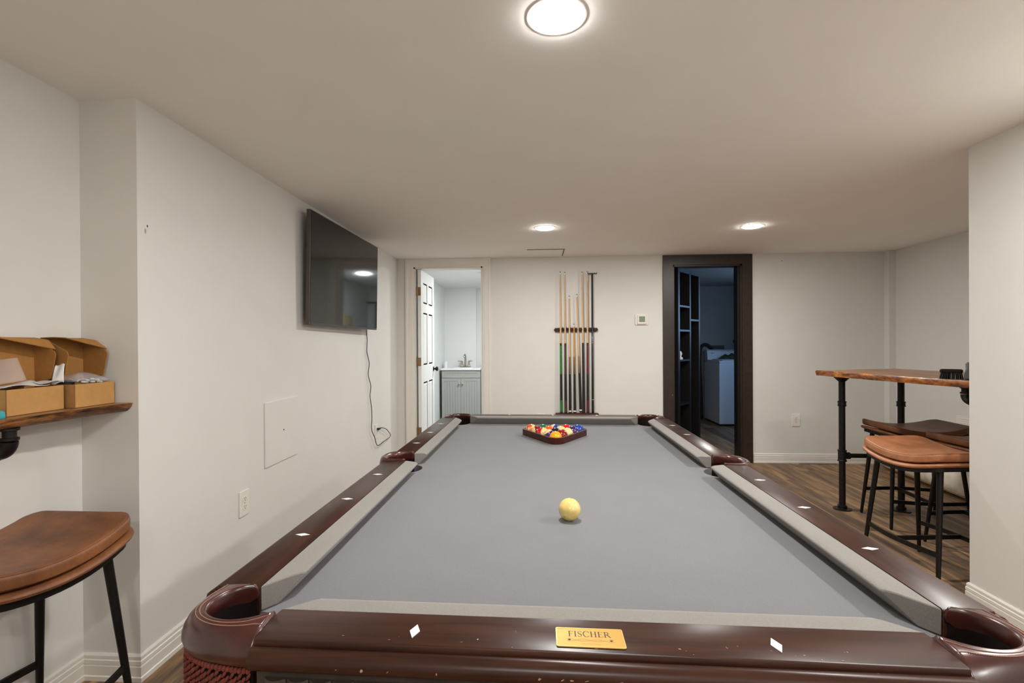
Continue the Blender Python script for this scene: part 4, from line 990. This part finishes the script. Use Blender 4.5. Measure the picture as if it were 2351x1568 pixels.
pipe_bracket(sh, (-1.537, 1.365), (-1, 0), SZ - .031, 1.6669 - 1.537 - .001)
pipe_bracket(sh, (-1.537, .60), (-1, 0), SZ - .031, 1.6669 - 1.537 - .001)
def carton(y0, y1, label, xf, wob):
    t = thing('cardboard_box', label, 'box', ((-1.652 + xf) / 2, (y0 + y1) / 2, SZ + .0005), wob, 'open cardboard boxes on the shelf')
    hx, hy, H = (xf + 1.652) / 2, (y1 - y0) / 2, .079; k = .0025
    m = MB().box(-hx, hx, -hy, hy, 0, k); m.box(hx - k, hx, -hy, hy, 0, H); m.box(-hx, -hx + k, -hy, hy, 0, H); m.box(-hx, hx, -hy, -hy + k, 0, H); m.box(-hx, hx, hy - k, hy, 0, H)
    m.box(hx - 2.4 * k, hx - 1.3 * k, -hy + k, hy - k, .004, H - .002)
    m.build('tray', 'cardboard', t, bevel=.0008)
    l = MB().loft([[(-hx + .001, -hy, H), (-hx + .001, hy, H), (-hx + .004, hy, H), (-hx + .004, -hy, H)], [(-hx - .002, -hy, H + .158), (-hx - .002, hy, H + .158), (-hx + .001, hy, H + .158), (-hx + .001, -hy, H + .158)]]).build('lid', 'cardboard_inner', t)
    for s_ in (-1, 1):
        wg = [(-hx + .002, H + .008), (-hx, H + .152), (-hx + .018, H + .150), (hx - .030, H + .112), (hx - .024, H + .100), (hx - .040, H + .022), (-hx + .02, H + .006)]
        MB().prism(wg, s_ * (hy - .001), s_ * (hy - .0035), 'y').build('lid_wing', 'cardboard_inner', l)
    MB().loft([[(-hx, -hy, H + .158), (-hx, hy, H + .158), (-hx, hy, H + .1555), (-hx, -hy, H + .1555)], [(-hx + .045, -hy, H + .160), (-hx + .045, hy + .004, H + .150), (-hx + .045, hy + .004, H + .1475), (-hx + .045, -hy, H + .1575)], [(hx - .040, -hy + .010, H + .158), (hx - .038, hy + .012, H + .120), (hx - .0395, hy + .010, H + .118), (hx - .041, -hy + .010, H + .1555)]]).build('tuck_flap', 'cardboard_inner', l)
    return t
carton(1.366, 1.552, 'open cardboard box of white paper on the wall shelf, nearer the left edge', -1.552, .03)
carton(1.570, 1.724, 'open cardboard box holding a clear plastic bag at the shelf corner', -1.530, -.02)
def crumple(name, label, cat_, loc, sx, sy, amp, mat, seed, n=12, rz=0, curl=None):
    rnd = random.Random(seed); t = thing(name, label, cat_, loc, rz); vs = []; fs = []
    ph = [(rnd.uniform(-6, 6), rnd.uniform(-6, 6), rnd.uniform(0, 6)) for _ in range(5)]
    for j in range(n + 1):
        for i in range(n + 1):
            a, b = i / n - .5, j / n - .5; h = sum(math.sin(p * a + q_ * b + r) for p, q_, r in ph) / 5
            x, y, z = a * sx, b * sy, amp * h
            if curl: x, y, z = curl(a, b, h)
            vs.append((x, y, z))
    for j in range(n):
        for i in range(n): k0 = j * (n + 1) + i; fs.append((k0, k0 + 1, k0 + n + 2, k0 + n + 1))
    o = MB().add(vs, fs).build('sheet', mat, t, True); s_ = o.modifiers.new('solid', 'SOLIDIFY'); s_.thickness = .0012
    return t
PZ = SZ + .090
crumple('tissue_paper', 'flat crumpled white tissue paper filling the nearer cardboard box', 'paper', (-1.603, 1.44, PZ - .002), .088, .14, .018, 'paper_white', 2)
crumple('tissue_paper', 'small white paper sheet folded at the right of the nearer box', 'paper', (-1.585, 1.52, PZ + .003), .06, .05, .007, 'paper_white', 5)
def curlf(a, b, h):
    s_ = (b + .5); return (a * .032 * (1 - .25 * s_), .004 + .030 * s_ ** 1.4 + .004 * h, .062 * math.sin(s_ * 1.5) + .004 * math.sin(a * 5))
crumple('curled_paper', 'curled white paper strip rising between the two cardboard boxes', 'paper', (-1.565, 1.540, PZ - .004), .05, .05, .01, 'paper_white', 9, curl=curlf, rz=.5)
def blis(a, b, h): return (a * .02 - .028 * (b + .5) + .003 * h, a * .11, .005 + (b + .5) * .072 + a * .012)
crumple('plastic_sleeve', 'clear plastic sleeve leaning in the nearer cardboard box', 'plastic sleeve', (-1.606, 1.415, PZ), .05, .05, .01, 'clear_plastic', 12, curl=blis)
def bag(a, b, h):
    e_ = max(abs(a), abs(b)) * 2; return (a * .098, b * .142, .036 * (1 - e_ ** 2) * (1 + .5 * h) + .006 * h)
crumple('plastic_bag', 'crinkled clear plastic bag in the corner cardboard box', 'bag', (-1.590, 1.648, PZ - .002), .09, .12, .02, 'clear_plastic', 21, n=16, curl=bag)
rnd = random.Random(31); pg = thing('bagged_pieces', 'white and red pieces inside the clear plastic bag', 'beads', (-1.590, 1.652, SZ + .079))
m = MB()
for i in range(34): m.ell((rnd.uniform(-.038, .038), rnd.uniform(-.048, .05), rnd.uniform(0, .012)), (.005, .009, .004), 8, 5, Matrix.Rotation(rnd.uniform(0, 3), 3, 'Z'))
o = m.build('white_pieces', 'pearl', pg, True); o['kind'] = 'stuff'
m = MB()
for i in range(5): m.ell((rnd.uniform(.0, .038), rnd.uniform(-.05, -.01), .009), (.005, .007, .004), 8, 5)
o = m.build('red_pieces', 'cue_red', pg, True); o['kind'] = 'stuff'
gl = thing('dark_cloth', 'dark folded cloth peeking out between the two cardboard boxes', 'cloth', (-1.60, 1.595, SZ + .072))
m = MB(); m.ell((0, 0, .008), (.030, .020, .014), 14, 8); m.ell((.012, .012, .012), (.018, .010, .010), 12, 8); m.build('fold', 'rubber', gl, True)
tp_ = thing('teal_packet', 'small teal packet on the shelf at the left picture edge', 'packet', (-1.555, 1.325, SZ + .0005), .2)
MB().loft([[(x, y, z) for x, y in rbox(.03 * k, .022 * k, .006, 3)] for z, k in ((0, .95), (.004, 1), (.018, .95), (.022, .8))]).build('pouch', 'teal_plastic', tp_, 'auto')

# ------------------------------------------------------------------ bathroom: vanity, tap, cup, shower
va = thing('bathroom_vanity', 'grey beadboard bathroom vanity with white sink top', 'vanity', (-1.112, 7.50, 0))
VW = .296
m = MB(); m.box(-VW, VW, .018, .495, .09, .83); m.box(-VW, VW, .06, .495, .0, .09); m.build('cabinet_body', 'vanity_grey', va)
def framed(x0, x1, z0, z1, name, slats, par=va):
    m = MB(); b = .045; m.box(x0, x1, .008, .018, z0, z1)
    m.box(x0, x0 + b, 0, .008, z0, z1); m.box(x1 - b, x1, 0, .008, z0, z1); m.box(x0 + b, x1 - b, 0, .008, z0, z0 + b * .9); m.box(x0 + b, x1 - b, 0, .008, z1 - b * .9, z1)
    o = m.build(name, 'vanity_grey', par, bevel=.0015); n = slats; wd = (x1 - x0 - 2 * b) / n
    for i in range(n): MB().box(x0 + b + i * wd + .0012, x0 + b + (i + 1) * wd - .0012, .004, .0078, z0 + b * .9, z1 - b * .9).build('slat', 'vanity_grey', o, bevel=.001)
    return o
framed(-VW + .003, VW - .003, .712, .826, 'false_drawer', 12)
dl = framed(-VW + .003, -.0015, .10, .705, 'cabinet_door', 5); dr_ = framed(.0015, VW - .003, .10, .705, 'cabinet_door', 5)
for dd_, x in ((dl, -.026), (dr_, .026)): MB().lathe([(.006, 0), (.006, -.012), (.015, -.018), (.016, -.026), (.010, -.030)], (x, 0, .62), 18, 'y').build('knob', 'nickel', dd_, 'auto')
m = MB(); n = 32; o1 = [(x, y + .24) for x, y in rbox(.305, .262, .01, 3)]
m.box(-.305, .305, -.022, .497, .83, .856).build('sink_top', 'vanity_top', va, bevel=.004)
MB().lathe([(.19, .0), (.185, .008), (.15, .006), (.05, .002), (.002, .001)], (0, .20, .856), 36).build('basin', 'vanity_top', va, True)
fc = thing('faucet', 'brushed nickel two-handle faucet on the sink top', 'faucet', (-1.09, 7.86, .864), 0)
MB().prism(rbox(.082, .026, .02), 0, .012).build('base_plate', 'nickel', fc, bevel=.004)
MB().tube(cat([(0, 0, .01), (0, 0, .10), (0, -.01, .16), (0, -.05, .195), (0, -.10, .18), (0, -.115, .15)], 24), [.017 - .005 * i / 23 for i in range(24)], 14).build('spout', 'nickel', fc, True)
for s_ in (-1, 1):
    h = MB().lathe([(.024, .01), (.018, .03), (.013, .06), (.015, .085), (.013, .092)], (s_ * .055, 0, 0), 18).build('handle', 'nickel', fc, 'auto')
    MB().tube([(s_ * .055, 0, .088), (s_ * .085, -.01, .092), (s_ * .115, -.015, .090)], [.010, .008, .006], 10).build('lever', 'nickel', h, True)
cup = thing('white_cup', 'plain white cup at the left of the sink', 'cup', (-1.385, 7.74, .8565))
MB().lathe([(.029, 0), (.031, .005), (.032, .095), (.0325, .098), (.029, .098), (.028, .01), (.002, .008)], (0, 0, 0), 24).build('cup_wall', 'vanity_top', cup, 'auto')
sc_ = thing('shower_curtain', 'grey-teal shower curtain at the back of the bathroom', 'curtain', (-.36, 7.96, .06))
m = MB(); pf = [(-.42 + .84 * i / 84, .020 * math.sin(i * .62)) for i in range(85)]
m.loft([[(x, y, z) for x, y in pf] + [(x, y + .003, z) for x, y in pf[::-1]] for z in (0, 1.78)]).build('curtain_cloth', 'shower_teal', sc_, True)
MB().tube([(-.47, 0, 1.80), (.55, 0, 1.80)], .012, 12).build('curtain_rod', 'nickel', sc_, True)
tl = thing('hanging_towel', 'pale yellow towel hanging on the bathroom wall', 'towel', (.185, 7.2, 1.05))
m = MB(); m.loft([[(0, y, z), (-.02 - .006 * math.sin(y * 60), y, z)] + [] for y in (-.16, .16) for z in ()] or [[(.012, -.15, 0), (-.018, -.15, 0), (-.024, 0, 0), (-.018, .15, 0), (.012, .15, 0)], [(.012, -.15, .55), (-.018, -.15, .55), (-.026, 0, .56), (-.018, .15, .55), (.012, .15, .55)]]).build('towel_cloth', 'towel', tl, bevel=.006)

# ------------------------------------------------------------------ laundry: shelf unit door, washer
BA = math.radians(52); BX, BY = 1.47, 5.372
su = thing('bookcase_door', 'tall black bookcase door swung open inside the dark doorway', 'bookcase', (BX, BY, .012), BA)
SWD, SH, F0, F1 = .62, 2.00, -.055, .085
MB().box(0, SWD, F1, F1 + .012, 0, SH).build('back_panel', 'unit_black', su)
for x0, x1 in ((0, .045), (.315, .350), (SWD - .035, SWD)): MB().box(x0, x1, F0, F1, 0, SH).build('upright', 'unit_black', su, bevel=.002)
MB().box(.045, SWD - .035, F0, F1, SH - .035, SH).build('top_board', 'unit_black', su); MB().box(.045, SWD - .035, F0, F1, 0, .08).build('bottom_board', 'unit_black', su)
for z in (.565, 1.035, 1.355, 1.615): MB().box(.045, .315, F0 + .002, F1, z - .02, z).build('shelf', 'unit_black', su)
MB().box(.350, SWD - .035, F0 + .002, F1, 1.455, 1.475).build('shelf', 'unit_black', su)
sm = thing('small_figurine', 'small pale object on a shelf of the black bookcase door', 'figurine', (BX + .13 * math.cos(BA) + .02 * math.sin(BA), BY + .13 * math.sin(BA) - .02 * math.cos(BA), 1.0475))
MB().lathe([(.028, 0), (.028, .02), (.012, .03), (.022, .06), (.012, .085), (.004, .09)], (0, 0, 0), 16).build('ornament', 'pearl', sm, 'auto')
wa = thing('washing_machine', 'white top-loading washing machine in the dim laundry room', 'washer', (2.706, 7.485, 0))
MB().box(0, .69, 0, .66, .025, .925).build('cabinet', 'washer_white', wa, bevel=.012, seg=3)
MB().prism([(0, .925), (0, .945), (.02, .957), (.50, .962), (.52, .957), (.52, .925)], .004, .686, 'x').build('top_deck', 'washer_white', wa, bevel=.006)
MB().prism([(.015, .958), (.03, .972), (.42, .975), (.44, .960)], .05, .64, 'x').build('lid', 'washer_white', wa, bevel=.006)
cp_ = MB().prism([(.50, .93), (.535, 1.10), (.56, 1.118), (.66, 1.118), (.66, .93)], .004, .686, 'x').build('control_console', 'washer_panel', wa, bevel=.008)
for i, x in enumerate((.30, .42, .54)): MB().lathe([(.022, 0), (.020, -.018), (.004, -.020)], (x, .520, 1.03), 18, 'y').build('dial', 'washer_white', cp_, 'auto')
MB().box(.07, .085, .525, .530, 1.055, 1.068).build('indicator', 'slot_dark', cp_); MB().box(.09, .12, .525, .530, 1.058, 1.064).build('indicator', 'slot_dark', cp_)
for x in (.05, .64):
    for y in (.05, .61): MB().lathe([(.022, .0005), (.022, .012), (.012, .014), (.012, .03)], (x, y, 0), 14).build('foot', 'rubber', wa)
hs = thing('drain_hose', 'black drain hose looping behind the washing machine', 'hose', (0, 0, 0))
MB().tube([tuple(p) for p in cat([(2.66, 8.10, .02), (2.655, 8.13, .5), (2.645, 8.16, .85), (2.655, 8.172, 1.08), (2.70, 8.172, 1.185), (2.77, 8.172, 1.19), (2.82, 8.172, 1.15), (2.85, 8.172, 1.13)], 60)], .024, 12).build('hose', 'rubber', hs, True)
ob = thing('laundry_box', 'recessed black laundry hookup box on the laundry wall', 'wall box', (2.93, 8.2, 1.12), PI)
MB().prism(rbox(.11, .06, .01), .0005, .02, 'y').build('box_frame', 'slot_dark', ob, bevel=.003)
pg_ = thing('wall_plug', 'black plug and cord in the laundry wall above the washer', 'plug', (3.20, 8.2, 1.245))
MB().box(-.02, .02, -.035, -.0005, -.02, .025).build('plug_body', 'rubber', pg_, bevel=.005)
MB().tube([(0, -.028, -.015), (.002, -.03, -.08), (0, -.03, -.16)], .005, 8).build('plug_cord', 'rubber', pg_, True)
cm = thing('camo_cloth', 'crumpled camouflage cloth lying on top of the washing machine', 'cloth', (3.02, 7.90, .962))
rnd = random.Random(77); vs = []; fs = []; n = 22
for j in range(n + 1):
    for i in range(n + 1):
        a, b = i / n * 2 - 1, j / n * 2 - 1; r = math.hypot(a, b); h = max(0, 1 - r ** 2.2)
        z = .085 * h * (.75 + .35 * math.sin(6 * a + 2 * b) * math.cos(5 * b - 3 * a)) + .004 + .012 * abs(math.sin(9 * a + 4 * b)) * min(1, h * 3 + .1)
        vs.append((a * .19 * (1 - .1 * abs(b)), b * .085, z))
for j in range(n):
    for i in range(n): k0 = j * (n + 1) + i; fs.append((k0, k0 + 1, k0 + n + 2, k0 + n + 1))
o = MB().add(vs, fs).build('cloth', 'camo', cm, True); s_ = o.modifiers.new('solid', 'SOLIDIFY'); s_.thickness = .004

bpy.context.view_layer.update()
